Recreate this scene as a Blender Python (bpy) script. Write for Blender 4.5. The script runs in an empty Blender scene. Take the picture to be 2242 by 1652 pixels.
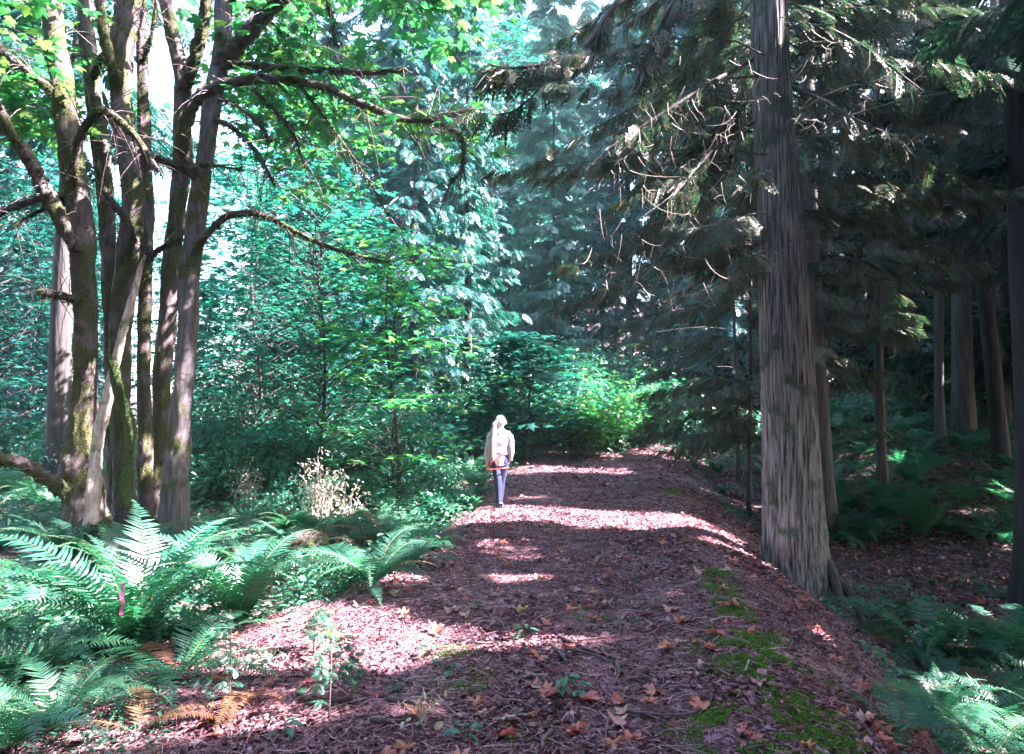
import bpy, math, random
import numpy as np
R = math.radians
scene = bpy.context.scene
COL = scene.collection
rng = np.random.default_rng(7)
random.seed(7)

# ------------------------------------------------------------------ camera, sky, sun, exposure
FPX, CU, CV = 1600.0, 1121.0, 826.0          # focal length and centre, in the units the photo was measured in (2242 x 1652)
PITCH = math.atan((890 - 826) / FPX)
CAMZ = 1.65
cam_d = bpy.data.cameras.new("camera")
cam_d.sensor_width = 36.0
cam_d.lens = FPX / 2242 * 36
cam_d.clip_start = 0.05
cam_d.clip_end = 1000
cam = bpy.data.objects.new("camera", cam_d)
cam.location = (0, 0, CAMZ)
cam.rotation_euler = (math.pi / 2 + PITCH, 0, 0)
COL.objects.link(cam)
scene.camera = cam

SUN_EL = R(44)
SUN_AZ = R(91)                              # clockwise from the view direction (+y): the sun stands to the right, a little behind
S = np.array([math.sin(SUN_AZ) * math.cos(SUN_EL), math.cos(SUN_AZ) * math.cos(SUN_EL), math.sin(SUN_EL)])
world = bpy.data.worlds.new("World")
scene.world = world
world.use_nodes = True
wn = world.node_tree.nodes
wl = world.node_tree.links
wn.clear()
sky = wn.new("ShaderNodeTexSky")
sky.sky_type = 'NISHITA'
sky.sun_disc = False
sky.sun_elevation = SUN_EL
sky.sun_rotation = SUN_AZ
sky.dust_density = 2.5
sky.air_density = 1.0
bg = wn.new("ShaderNodeBackground")
bg.inputs[1].default_value = 0.09
wo = wn.new("ShaderNodeOutputWorld")
wl.new(sky.outputs[0], bg.inputs[0])
wl.new(bg.outputs[0], wo.inputs[0])
sun_d = bpy.data.lights.new("sun", 'SUN')
sun_d.energy = 5.0
sun_d.angle = R(0.5)
sun_d.color = (1.0, 0.88, 0.93)
sun = bpy.data.objects.new("sun", sun_d)
sun.rotation_euler = (math.pi / 2 - SUN_EL, 0, math.pi - SUN_AZ)
sun.location = (30, -5, 40)
COL.objects.link(sun)

vs = scene.view_settings
vs.view_transform = 'Standard'
vs.look = 'None'
vs.gamma = 1.0
vs.exposure = 4.05
cy = scene.cycles
cy.max_bounces = 6
cy.diffuse_bounces = 3
cy.glossy_bounces = 2
cy.transmission_bounces = 4
cy.transparent_max_bounces = 4
cy.use_denoising = True
cy.denoising_prefilter = 'NONE'
cy.caustics_reflective = False
cy.caustics_refractive = False
cy.sample_clamp_indirect = 8.0

# ------------------------------------------------------------------ small maths helpers
def unit(a):
    a = np.asarray(a, float)
    return a / (np.linalg.norm(a, axis=-1, keepdims=True) + 1e-12)

def sstep(a, b, x):
    t = np.clip((np.asarray(x, float) - a) / (b - a), 0, 1)
    return t * t * (3 - 2 * t)

_perm = np.random.default_rng(3).random((256, 256))
def vnoise(x, y):
    x = np.asarray(x, float); y = np.asarray(y, float)
    xi = np.floor(x).astype(int); yi = np.floor(y).astype(int)
    fx = x - xi; fy = y - yi
    fx = fx * fx * (3 - 2 * fx); fy = fy * fy * (3 - 2 * fy)
    g = lambda a, b: _perm[a & 255, b & 255]
    return (g(xi, yi) * (1 - fx) + g(xi + 1, yi) * fx) * (1 - fy) + (g(xi, yi + 1) * (1 - fx) + g(xi + 1, yi + 1) * fx) * fy

def fbm(x, y, n=4):
    s = 0; a = 0.5
    for k in range(n):
        s = s + a * (vnoise(x * 2 ** k + 17 * k, y * 2 ** k + 31 * k) - 0.5); a *= 0.5
    return s

# ------------------------------------------------------------------ the lie of the land
LX = ([-6, 3.4, 5.2, 6.4, 8.5, 12.5, 17, 24, 35, 60], [-1.5, -1.75, -2.1, -1.45, -0.8, -0.45, 0.05, 1.0, 3.0, 9])
RX = ([-6, 2.0, 3.5, 5.0, 8.1, 10.4, 16.5, 24, 35, 60], [1.2, 1.32, 1.55, 1.85, 2.5, 2.75, 3.65, 4.7, 7.4, 17])
def xl(y): return np.interp(y, *LX)
def xr(y): return np.interp(y, *RX)

def height(x, y):
    x = np.asarray(x, float); y = np.asarray(y, float)
    sr = x - xr(y); sl = xl(y) - x
    dep = np.interp(y, [0, 5, 10, 14, 18, 26, 40], [1.0, 1.05, 1.05, 0.8, 0.45, 0.15, 0.0])
    z = -dep * sstep(-0.25, 2.0, sr)
    z = z + 0.05 * np.exp(-((sr + 0.45) / 0.35) ** 2)
    z = z - np.interp(y, [0, 4, 7, 9, 13, 18, 26], [0.08, 0.1, 0.22, 0.4, 0.4, 0.2, 0.0]) * sstep(-0.15, 1.1, sl)
    z = z + 0.35 * sstep(2.5, 6.0, sl) * sstep(4, 7, y)
    rise = np.interp(y, [12, 18, 24, 32, 45, 70, 120], [0, 0.05, 0.5, 1.4, 4.0, 11, 20])
    rr = np.interp(y, [8, 13, 20, 32, 45, 70, 120], [0, 0.15, 1.0, 2.5, 5.0, 11, 20])
    z = z + rise + (rr - rise) * sstep(1.5, 6, sr)
    lf = sstep(5, 16, sl) * np.interp(y, [14, 30, 70, 120], [0, 0.9, 9, 18])      # the land lies lower to the left
    z = z - lf
    z = z + 0.10 * fbm(x * 0.5, y * 0.5, 3) + 0.05 * fbm(x * 2.3, y * 2.3, 3) * 1.0
    return z

def at(u, v, Y):
    a = (u - CU) / FPX; b = (CV - v) / FPX
    D = Y / (math.cos(PITCH) - b * math.sin(PITCH))
    return np.array([a * D, Y, CAMZ + D * (math.sin(PITCH) + b * math.cos(PITCH))])

def gat(u, v, far=90):
    """the ground point seen at (u, v)"""
    Y = np.arange(1.5, far, 0.02)
    a = (u - CU) / FPX; b = (CV - v) / FPX
    D = Y / (math.cos(PITCH) - b * math.sin(PITCH))
    x = a * D; z = CAMZ + D * (math.sin(PITCH) + b * math.cos(PITCH))
    k = np.argmax(z < height(x, Y))
    return np.array([x[k], Y[k], float(height(x[k], Y[k]))])

# ------------------------------------------------------------------ gaps carved in the canopy to let sun onto chosen spots
GAPS = []
def sunplane(P):
    P = np.asarray(P, float)
    return np.stack([P[..., 0] - S[0] / S[2] * P[..., 2], P[..., 1] - S[1] / S[2] * P[..., 2]], -1)
FOL = set()
def gap(P, rx, ry, fol=False):
    if fol: FOL.add(len(GAPS))
    q = sunplane(P); GAPS.append((q[0], q[1], rx * .8, ry * .72, P[2]))
ZONES = []
def zone(P, rx, ry, frac, sc):
    q = sunplane(np.array(P, float)); th = {.1: .27, .2: .34, .35: .42, .5: .5, .6: .54, .7: .6}[frac]; ZONES.append((q[0], q[1], rx, ry, P[2], th, sc))
for z_ in [((-4, 18, 3), 7, 5, .6, 1.0), ((-1, 25, 3), 8, 5, .6, 1.2), ((0, 42, 9), 34, 15, .7, 2.0), ((-3.0, 6.0, .6), 2.9, 3.2, .5, .8), ((-7, 10, .6), 3, 3, .5, .8), ((4.5, 6.2, -.3), 1.5, 1.8, .35, .6), ((-14, 20, 2), 7, 8, .7, 1.2), ((2.5, 21, 1), 4, 4, .5, .8),
           ((0, 5.5, 0), 2.5, 2.2, .1, .4), ((-5, 11, 7), 5, 4, .5, .9), ((-3.2, 13, .8), 4, 2.5, .5, .6), ((-2.5, 10.5, .3), 2.2, 2, .2, .6), ((.8, 9, 5.0), 3, 1.8, .6, .7), ((5.8, 8.8, 6.2), 2.2, 1.8, .6, .7), ((9, 22, 2), 5, 5, .2, .7), ((12, 15, 0), 4, 3, .1, .7)]: zone(*z_)
def in_gap(P, mar=0.0, zones=True, fol=True):
    q = sunplane(P); m = np.zeros(len(P), bool)
    for gi, (a, b, rx, ry, z) in enumerate(GAPS):
        if gi in FOL and not fol: continue
        m |= (((q[:, 0] - a) / (rx + mar)) ** 2 + ((q[:, 1] - b) / (ry + mar)) ** 2 < 1) & (P[:, 2] > z + 0.6)
    for (a, b, rx, ry, z, fr, sc) in (ZONES if zones else []):       # zones where the canopy is carved with small openings to let sun in
        m |= (((q[:, 0] - a) / rx) ** 2 + ((q[:, 1] - b) / ry) ** 2 < 1) & (P[:, 2] > z + 0.6) & (fbm(q[:, 0] / sc + 5, q[:, 1] / sc + 9, 2) > .5 - fr)
    return m
for u, v in [(985, 1152), (1040, 1134), (1100, 1122), (1160, 1124), (1220, 1128), (1280, 1132), (1340, 1138), (1400, 1142), (1450, 1146), (1500, 1150), (1540, 1160), (1575, 1180), (1605, 1200)]:
    gap(gat(u, v), 1.0, 0.85)
for u, v, rx, ry in [(720, 1378, .35, .3), (800, 1385, .42, .3), (880, 1390, .42, .26), (960, 1398, .3, .2), (1050, 1405, .3, .12), (640, 1365, .3, .2),
                     (830, 1452, .35, .2), (700, 1440, .25, .15), (1050, 1262, .22, .16), (1150, 1268, .14, .1), (1370, 1222, .22, .16), (1290, 1290, .2, .08), (1460, 1300, .3, .12),
                     (1180, 1412, .25, .12), (1330, 1400, .25, .1), (560, 1590, .25, .14), (700, 1600, .2, .1), (860, 1560, .2, .07), (1010, 1590, .2, .08), (1210, 1560, .2, .06),
                     (470, 1420, .25, .2), (2140, 1122, .9, .25), (2190, 1200, .4, .3), (1400, 985, .5, .6), (1580, 985, 1.2, 1.2), (1520, 1010, .4, .4),
                     (1150, 1090, .4, .2), (1990, 1400, .4, .3), (2100, 1420, .5, .3), (2060, 1560, .3, .2), (2200, 1480, .4, .3), (2150, 1620, .25, .2), (1900, 1180, .4, .3), (600, 1140, .5, .5), (700, 1170, .6, .5), (520, 1200, .5, .4), (430, 1260, .4, .3), (1790, 1390, .3, .3),
                     (1020, 1140, .6, .4), (1880, 1650, .2, .15), (560, 1290, .35, .3)]:
    gap(gat(u, v), rx, ry)
PERSON = gat(1094, 1112)
for k in range(6):
    gap(PERSON + np.array([-0.05, -0.1, 0.1 + 0.28 * k]), 0.6, 0.55)

for u, v, Y, a in [(190, 770, 9, .22), (192, 830, 9, .25), (188, 900, 9, .25), (180, 960, 9, .3), (200, 1120, 8.9, .22), (275, 545, 9.6, .2), (122, 60, 9, .25), (318, 990, 10, .15), (430, 640, 9.3, .16), (415, 790, 9.3, .15), (400, 900, 9.3, .15), (395, 970, 9.3, .16),
                   (1725, 10, 9.2, .35), (1712, 90, 9.2, .2), (1745, 400, 9.3, .16), (1750, 450, 9.3, .2), (1900, 240, 8.6, .7), (1990, 220, 8.6, .6), (1820, 130, 8.8, .5), (2040, 60, 8.6, .7), (1950, 300, 8.6, .4),
                   (1600, 430, 8.7, .45), (1560, 400, 8.7, .3), (1520, 720, 8.7, .25), (1380, 560, 8.7, .5), (1450, 420, 8.5, .5), (1420, 330, 8.5, .5), (1350, 250, 8.5, .5), (1500, 180, 8.5, .5), (2000, 640, 16, .6), (1990, 760, 16, .5), (700, 1020, 8.2, .6), (740, 1150, 7.6, .5), (780, 1220, 7.0, .4), (640, 1180, 7.8, .4), (540, 1250, 5.9, .3), (440, 1230, 5.4, .3), (705, 1100, 8.2, .6), (545, 1080, 8.6, .35)]:
    gap(at(u, v, Y), max(a, .3) if u < 380 else a, max(a, .3) if u < 380 else a, u > 1300 and not 1700 < u < 1760)
# ------------------------------------------------------------------ mesh building
class MB:
    def __init__(self): self.V = []; self.F = []; self.M = []; self.n = 0
    def add(self, V, F, m=0):
        V = np.asarray(V, float).reshape(-1, 3); F = np.asarray(F, int).reshape(-1, 3)
        if len(F) == 0: return
        self.V.append(V); self.F.append(F + self.n); self.M.append(np.full(len(F), m)); self.n += len(V)
    def many(self, T, P, B, s, m=0):
        """copies of a small template T=(V,F) at P (n,3) with bases B (n,3,3: rows = x,y,z axes) and sizes s"""
        P = np.asarray(P, float)
        if len(P) == 0: return
        s = np.asarray(s, float)
        if s.ndim == 1: s = s[:, None]
        V = np.einsum('kj,nji->nki', T[0], B * 1.0) if s.shape[1] == 1 else np.einsum('nkj,nji->nki', T[0][None] * s[:, None, :], B)
        if s.shape[1] == 1: V = V * s[:, :, None]
        V = V + P[:, None, :]
        n, k = len(P), len(T[0])
        F = (T[1][None] + (np.arange(n) * k)[:, None, None]).reshape(-1, 3)
        self.add(V.reshape(-1, 3), F, m)
    def mesh(self, name, mats, smooth=True):
        me = bpy.data.meshes.new(name)
        V = np.concatenate(self.V); F = np.concatenate(self.F); M = np.concatenate(self.M)
        me.vertices.add(len(V)); me.vertices.foreach_set('co', V.astype(np.float32).ravel())
        me.loops.add(len(F) * 3); me.loops.foreach_set('vertex_index', F.astype(np.int32).ravel())
        me.polygons.add(len(F)); me.polygons.foreach_set('loop_start', np.arange(0, len(F) * 3, 3, dtype=np.int32))
        me.polygons.foreach_set('loop_total', np.full(len(F), 3, dtype=np.int32))
        me.polygons.foreach_set('material_index', M.astype(np.int32))
        me.polygons.foreach_set('use_smooth', np.full(len(F), smooth))
        for m in (mats if isinstance(mats, (list, tuple)) else [mats]): me.materials.append(m)
        me.update(calc_edges=True)
        return me
    def obj(self, name, mats, parent=None, smooth=True):
        return link(name, self.mesh(name, mats, smooth), parent)

def link(name, data, parent=None, loc=None):
    o = bpy.data.objects.new(name, data); COL.objects.link(o)
    if parent is not None: o.parent = parent
    if loc is not None: o.location = tuple(float(c) for c in loc)
    return o
def tag(o, label=None, cat=None, group=None, kind=None):
    if label: o['label'] = label
    if cat: o['category'] = cat
    if group: o['group'] = group
    if kind: o['kind'] = kind
    return o
def thing(name, label, cat, loc=(0, 0, 0), rz=0, group=None):
    o = link(name, None, None, loc); o.rotation_euler = (0, 0, rz); o.empty_display_size = 0.1
    return tag(o, label, cat, group)
def copy_thing(o, loc, rz=0, sc=1, label=None, group=None, tilt=(0, 0)):
    c = o.copy(); COL.objects.link(c); c.location = tuple(float(k) for k in loc); c.rotation_euler = (tilt[0], tilt[1], rz)
    c.scale = (sc, sc, sc) if not isinstance(sc, (tuple, list)) else sc
    if label: c['label'] = label
    if group: c['group'] = group
    for ch in list(o.children):
        d = ch.copy(); COL.objects.link(d); d.parent = c
    return c

def tube(pts, rad, sides=10, rough=0.0, flare=None, caps=True, seed=0, res=None):
    pts = np.asarray(pts, float); rad = np.asarray(rad, float)
    if rad.ndim == 0: rad = np.full(len(pts), float(rad))
    if res:                                        # resample smoothly
        n = len(pts); t0 = np.arange(n); t = np.linspace(0, n - 1, res)
        def cr(Y):
            Yp = np.concatenate([[2 * Y[0] - Y[1]], Y, [2 * Y[-1] - Y[-2]]])
            i = np.clip(t.astype(int), 0, n - 2); f = t - i
            p0, p1, p2, p3 = Yp[i], Yp[i + 1], Yp[i + 2], Yp[i + 3]
            return .5 * (2 * p1 + (p2 - p0) * f + (2 * p0 - 5 * p1 + 4 * p2 - p3) * f ** 2 + (3 * p1 - p0 - 3 * p2 + p3) * f ** 3)
        pts = np.stack([cr(pts[:, k]) for k in range(3)], 1); rad = np.maximum(cr(rad), 1e-4)
    n = len(pts)
    T = unit(np.gradient(pts, axis=0))
    ref = np.array([0, 1, 0.0]) if abs(T[:, 1]).mean() < 0.7 else np.array([1.0, 0, 0])
    U = unit(np.cross(T, ref)); W = np.cross(T, U)
    a = np.linspace(0, 2 * np.pi, sides, endpoint=False)
    rr = rad[:, None] * np.ones((1, sides))
    if rough:
        ang = a[None, :] * 1.6 + seed * 7.3; hh = np.arange(n)[:, None] * 0.33 + 0 * ang
        per = vnoise(np.cos(a)[None, :] * 2.2 + seed * 5 + 40, np.sin(a)[None, :] * 2.2 + hh) - .5
        per2 = vnoise(np.cos(a)[None, :] * 5 + seed * 9 + 80, np.sin(a)[None, :] * 5 + hh * 2.4) - .5
        rr = rr * (1 + rough * (per * 1.4 + per2 * .8))
    if flare is not None: rr = rr * flare(np.linspace(0, 1, n)[:, None], a[None, :])
    V = pts[:, None, :] + rr[..., None] * (np.cos(a)[None, :, None] * U[:, None, :] + np.sin(a)[None, :, None] * W[:, None, :])
    i = np.arange(n - 1)[:, None] * sides; j = np.arange(sides)[None, :]; k = (j + 1) % sides
    F = np.concatenate([np.stack([i + j, i + sides + j, i + sides + k], -1).reshape(-1, 3), np.stack([i + j, i + sides + k, i + k], -1).reshape(-1, 3)])
    V = V.reshape(-1, 3)
    if caps:
        V = np.concatenate([V, pts[-1:] + T[-1] * rad[-1] * .4]); e = len(V) - 1; b = (n - 1) * sides
        F = np.concatenate([F, np.stack([b + np.arange(sides), np.full(sides, e), b + (np.arange(sides) + 1) % sides], -1)])
    return V, F

def tubes3(P, r0, r1):
    """many thin 3-sided twigs at once; P is (n, k, 3)"""
    P = np.asarray(P, float); n, k, _ = P.shape
    T = unit(np.gradient(P, axis=1)); U = unit(np.cross(T, np.array([0.3, 0.9, 0.31]))); W = np.cross(T, U)
    a = np.array([0, 2.094, 4.189])
    r0 = np.broadcast_to(np.asarray(r0, float), (n,)); r1 = np.broadcast_to(np.asarray(r1, float), (n,))
    r = r0[:, None] + (r1 - r0)[:, None] * np.linspace(0, 1, k)[None]
    V = P[:, :, None, :] + r[:, :, None, None] * (np.cos(a)[None, None, :, None] * U[:, :, None, :] + np.sin(a)[None, None, :, None] * W[:, :, None, :])
    base = (np.arange(n) * k * 3)[:, None, None] + (np.arange(k - 1) * 3)[None, :, None]
    j = np.arange(3)[None, None, :]; m = (j + 1) % 3
    F = np.concatenate([np.stack([base + j, base + 3 + j, base + 3 + m], -1).reshape(-1, 3), np.stack([base + j, base + 3 + m, base + m], -1).reshape(-1, 3)])
    return V.reshape(-1, 3), F

def basis(d, up=None, roll=0.0, r=rng):
    """rows x,y,z with y along d and z as near to up as it goes, rolled at random"""
    d = unit(d); n = len(d)
    up = np.tile([0, 0, 1.0], (n, 1)) if up is None else up
    up = up + 1e-3
    x = unit(np.cross(d, up)); z = np.cross(x, d)
    if roll:
        a = r.normal(0, roll, n)[:, None]
        x, z = x * np.cos(a) + z * np.sin(a), z * np.cos(a) - x * np.sin(a)
    return np.stack([x, d, z], 1)

# ------------------------------------------------------------------ leaf shapes
def fan(outline, z=None):
    o = np.array(outline, float); n = len(o)
    V = np.zeros((n + 1, 3)); V[1:, :2] = o; V[0, :2] = o.mean(0)
    if z is not None: V[:, 2] = [z(p[0], p[1]) for p in V[:, :2]]
    F = np.array([[0, 1 + k, 1 + (k + 1) % n] for k in range(n)])
    return V, F
def mirror(h):
    return h + [(-x, y) for x, y in h[::-1] if abs(x) > 1e-6]
MAPLE = fan(mirror([(0, 0.02), (0.16, -0.06), (0.36, 0.02), (0.26, 0.14), (0.52, 0.34), (0.44, 0.44), (0.56, 0.66), (0.33, 0.56), (0.18, 0.46), (0.2, 0.68), (0.13, 0.78), (0, 1.02)]),
            lambda x, y: 0.10 - 0.55 * x * x - 0.25 * (y - .4) ** 2)
MAPLE_S = fan(mirror([(0, 0), (0.34, 0.0), (0.2, 0.2), (0.55, 0.55), (0.2, 0.5), (0, 1)]), lambda x, y: -0.3 * x * x)
OVAL = fan(mirror([(0, 0), (0.2, 0.18), (0.27, 0.45), (0.16, 0.78), (0, 1)]), lambda x, y: 0.35 * abs(x) - 0.2 * y * y)
DIAM = (np.array([[0, 0, 0], [0.5, 0.45, 0.05], [0, 1, -0.05], [-0.5, 0.45, 0.05]], float), np.array([[0, 1, 2], [0, 2, 3]]))

def spray(nside, L=0.5, sub=0, width=0.05, droop=0.35, seed=1, ang=50):
    """a flat conifer spray: ribs of narrow scale leaves either side of a drooping axis, length 1 along y"""
    r = np.random.default_rng(seed); mb = MB()
    def blade(p, d, l, w):
        d = unit(np.array(d)); x = np.array([d[1], -d[0], 0]); p = np.array(p)
        V = np.array([p, p + d * l * .4 + x * w, p + d * l, p + d * l * .4 - x * w])
        mb.add(V, [[0, 1, 2], [0, 2, 3]])
    blade([0, 0, 0], [0, 1, 0], 1, width * 0.6)
    for k in range(nside):
        for s in (-1, 1):
            t = (k + .6 + .3 * (s > 0)) / (nside + .4)
            l = L * (1 - t) ** .7 * (.45 + .55 * min(1, t * 4)) * r.uniform(.75, 1.15) + .04
            a = R(ang + r.uniform(-8, 8)); d = np.array([s * math.sin(a), math.cos(a), 0])
            p = np.array([0, t * .93, 0])
            if sub:
                blade(p, d, l, width * .35)
                m = max(2, int(sub * l / L))
                for q in range(m):
                    for s2 in (-1, 1):
                        tt = (q + .5) / m; a2 = R(38) * s2
                        d2 = np.array([d[0] * math.cos(a2) - d[1] * math.sin(a2), d[0] * math.sin(a2) + d[1] * math.cos(a2), 0])
                        blade(p + d * l * tt, d2, l * .42 * (1 - .6 * tt) + .02, width * .45)
            else:
                blade(p, d, l, width)
    V = np.concatenate(mb.V); F = np.concatenate(mb.F)
    V[:, 2] = -droop * V[:, 1] ** 2 - 0.45 * np.abs(V[:, 0]) ** 1.3
    return V, F
SPR_LO = [spray(4, .5, 0, .075, .35, k) for k in range(3)]
SPR_MID = [spray(7, .5, 0, .045, .4, k + 5) for k in range(3)]
SPR_HI = [spray(7, .5, 4, .05, .4, k + 9, 45) for k in range(3)]

def frond(n=34, L=1.0, e0=70, e1=-25, width=0.15, kind='sword', seed=0):
    """an arching fern frond growing out along +x from the crown; pinnae either side"""
    r = np.random.default_rng(seed); mb = MB()
    m = 40; t = np.linspace(0, 1, m); e = np.radians(e0 + (e1 - e0) * t ** 1.3)
    x = np.concatenate([[0], np.cumsum(np.cos(e[:-1]) / (m - 1))]) * L; z = np.concatenate([[0], np.cumsum(np.sin(e[:-1]) / (m - 1))]) * L
    sway = r.uniform(-.12, .12) * t ** 2 * L
    C = np.stack([x, sway, z], 1)
    mb.add(*tube(C[::3], np.linspace(.004, .0015, len(C[::3])) * max(L, .6), 3, caps=False), m=1)
    tt = np.linspace(.10 if kind == 'sword' else .22, .985, n)
    prof = np.where(tt < .35, .45 + .55 * sstep(0, .35, tt), 1 - sstep(.35, 1.05, tt) ** 1.15) if kind == 'sword' else np.sin(np.clip((tt - .12) / .9, 0, 1) * math.pi) ** .7
    for q in range(n):
        k = tt[q] * (m - 1); i = int(min(k, m - 2)); f = k - i
        p = C[i] * (1 - f) + C[i + 1] * f; T = unit(C[i + 1] - C[i]); N = np.array([-T[2], 0, T[0]])
        l = width * L * (prof[q] + .05)
        for s in (-1, 1):
            if r.random() < .03: continue
            side = np.array([0, s, 0]); fw = r.uniform(.15, .35) + .25 * tt[q]
            d = unit(side + T * fw + N * r.uniform(.05, .3)); ll = l * r.uniform(.85, 1.08)
            w = T * (L * .9 / n) * .42
            if kind == 'sword':
                dr = -N * ll * r.uniform(.1, .3)
                V = np.array([p - w * .7, p + w * .8, p + d * ll * .45 + w * .95 + dr * .2, p + d * ll * .45 - w * .75 + dr * .2, p + d * ll + dr + T * ll * .08])
                mb.add(V, [[0, 2, 1], [0, 3, 2], [3, 4, 2]])
            else:                                   # lady fern: pinnae divided again
                M = 7
                for b in range(M):
                    c = p + d * ll * (b + .4) / M - N * ll * .15 * (b / M) ** 2
                    for s2 in (-1, 1):
                        dd = unit(T * s2 + d * .5); lw = ll * .26 * (1 - .8 * b / M)
                        V = np.array([c, c + dd * lw * .5 + d * lw * .22, c + dd * lw, c + dd * lw * .5 - d * lw * .22]); mb.add(V, [[0, 1, 2], [0, 2, 3]])
    return np.concatenate(mb.V), np.concatenate(mb.F), np.concatenate(mb.M)

# ------------------------------------------------------------------ materials
def nt(name):
    m = bpy.data.materials.new(name); m.use_nodes = True; n = m.node_tree.nodes; n.clear()
    return m, n, m.node_tree.links
def ramp(n, stops):
    r = n.new('ShaderNodeValToRGB'); e = r.color_ramp.elements
    while len(e) < len(stops): e.new(.5)
    for k, (p, c) in enumerate(stops): e[k].position = p; e[k].color = (*c, 1)
    return r
def leaf_mat(name, cols, trans=.4, gloss=.08, rough=.35, tcol=None):
    m, n, l = nt(name)
    g = n.new('ShaderNodeNewGeometry'); rp = ramp(n, [(k / max(1, len(cols) - 1), c) for k, c in enumerate(cols)])
    l.new(g.outputs['Random Per Island'], rp.inputs[0])
    oi = n.new('ShaderNodeObjectInfo'); hs = n.new('ShaderNodeHueSaturation'); hm = n.new('ShaderNodeMapRange'); hm.inputs[3].default_value = .475; hm.inputs[4].default_value = .515
    vm_ = n.new('ShaderNodeMath'); vm_.operation = 'MULTIPLY_ADD'; vm_.inputs[1].default_value = -7.3; vm_.inputs[2].default_value = 9; fr_ = n.new('ShaderNodeMath'); fr_.operation = 'FRACT'; vr = n.new('ShaderNodeMapRange'); vr.inputs[3].default_value = .7; vr.inputs[4].default_value = 1.3
    l.new(oi.outputs['Random'], hm.inputs[0]); l.new(hm.outputs[0], hs.inputs['Hue']); l.new(oi.outputs['Random'], vm_.inputs[0]); l.new(vm_.outputs[0], fr_.inputs[0]); l.new(fr_.outputs[0], vr.inputs[0]); l.new(vr.outputs[0], hs.inputs['Value']); l.new(rp.outputs[0], hs.inputs['Color'])
    rp = hs
    d = n.new('ShaderNodeBsdfDiffuse'); t = n.new('ShaderNodeBsdfTranslucent'); a = n.new('ShaderNodeMixShader'); a.inputs[0].default_value = trans
    l.new(rp.outputs[0], d.inputs[0])
    mx = n.new('ShaderNodeMix'); mx.data_type = 'RGBA'; mx.blend_type = 'MULTIPLY'; mx.inputs[0].default_value = 1
    l.new(rp.outputs[0], mx.inputs[6]); mx.inputs[7].default_value = (*(tcol or (1.1, 1.7, 1.2)), 1); l.new(mx.outputs[2], t.inputs[0])
    l.new(d.outputs[0], a.inputs[1]); l.new(t.outputs[0], a.inputs[2])
    gl = n.new('ShaderNodeBsdfGlossy'); gl.inputs['Roughness'].default_value = rough
    b = n.new('ShaderNodeMixShader'); b.inputs[0].default_value = gloss
    l.new(a.outputs[0], b.inputs[1]); l.new(gl.outputs[0], b.inputs[2])
    o = n.new('ShaderNodeOutputMaterial'); l.new(b.outputs[0], o.inputs[0])
    return m
def bark_mat(name, c0, c1, scale=(9, 9, 1.0), bump=.5, dist=.03, moss=None, moss_amt=.5, moss_scale=1.6, rough=.85, rng_=(.30, .68)):
    m, n, l = nt(name)
    tc = n.new('ShaderNodeTexCoord'); mp = n.new('ShaderNodeMapping'); mp.inputs['Scale'].default_value = scale
    l.new(tc.outputs['Object'], mp.inputs[0])
    ns = n.new('ShaderNodeTexNoise'); ns.inputs['Scale'].default_value = 1.6; ns.inputs['Detail'].default_value = 6; ns.inputs['Distortion'].default_value = .4
    l.new(mp.outputs[0], ns.inputs['Vector'])
    rp = ramp(n, [(rng_[0], c0), (.5, tuple(.5 * (a + b) for a, b in zip(c0, c1))), (rng_[1], c1)]); l.new(ns.outputs[0], rp.inputs[0])
    bs = n.new('ShaderNodeBsdfPrincipled'); bs.inputs['Roughness'].default_value = rough
    col = rp.outputs[0]; hgt = ns.outputs[0]
    if moss:
        n2 = n.new('ShaderNodeTexNoise'); n2.inputs['Scale'].default_value = moss_scale; n2.inputs['Detail'].default_value = 5; l.new(tc.outputs['Object'], n2.inputs['Vector'])
        fine = n.new('ShaderNodeTexNoise'); fine.inputs['Scale'].default_value = 45; fine.inputs['Detail'].default_value = 4; l.new(tc.outputs['Object'], fine.inputs['Vector'])
        mr = ramp(n, [(.3, moss[0]), (.7, moss[1])]); l.new(fine.outputs[0], mr.inputs[0])
        f = n.new('ShaderNodeMapRange'); f.inputs[1].default_value = moss_amt - .03; f.inputs[2].default_value = moss_amt + .04; l.new(n2.outputs[0], f.inputs[0])
        mx = n.new('ShaderNodeMix'); mx.data_type = 'RGBA'; l.new(f.outputs[0], mx.inputs[0]); l.new(col, mx.inputs[6]); l.new(mr.outputs[0], mx.inputs[7]); col = mx.outputs[2]
        mh = n.new('ShaderNodeMix'); mh.data_type = 'FLOAT'; l.new(f.outputs[0], mh.inputs[0]); l.new(hgt, mh.inputs[2]); l.new(fine.outputs[0], mh.inputs[3]); hgt = mh.outputs[0]
    l.new(col, bs.inputs['Base Color'])
    bp = n.new('ShaderNodeBump'); bp.inputs['Strength'].default_value = bump; bp.inputs['Distance'].default_value = dist
    l.new(hgt, bp.inputs['Height']); l.new(bp.outputs[0], bs.inputs['Normal'])
    o = n.new('ShaderNodeOutputMaterial'); l.new(bs.outputs[0], o.inputs[0])
    return m
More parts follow.
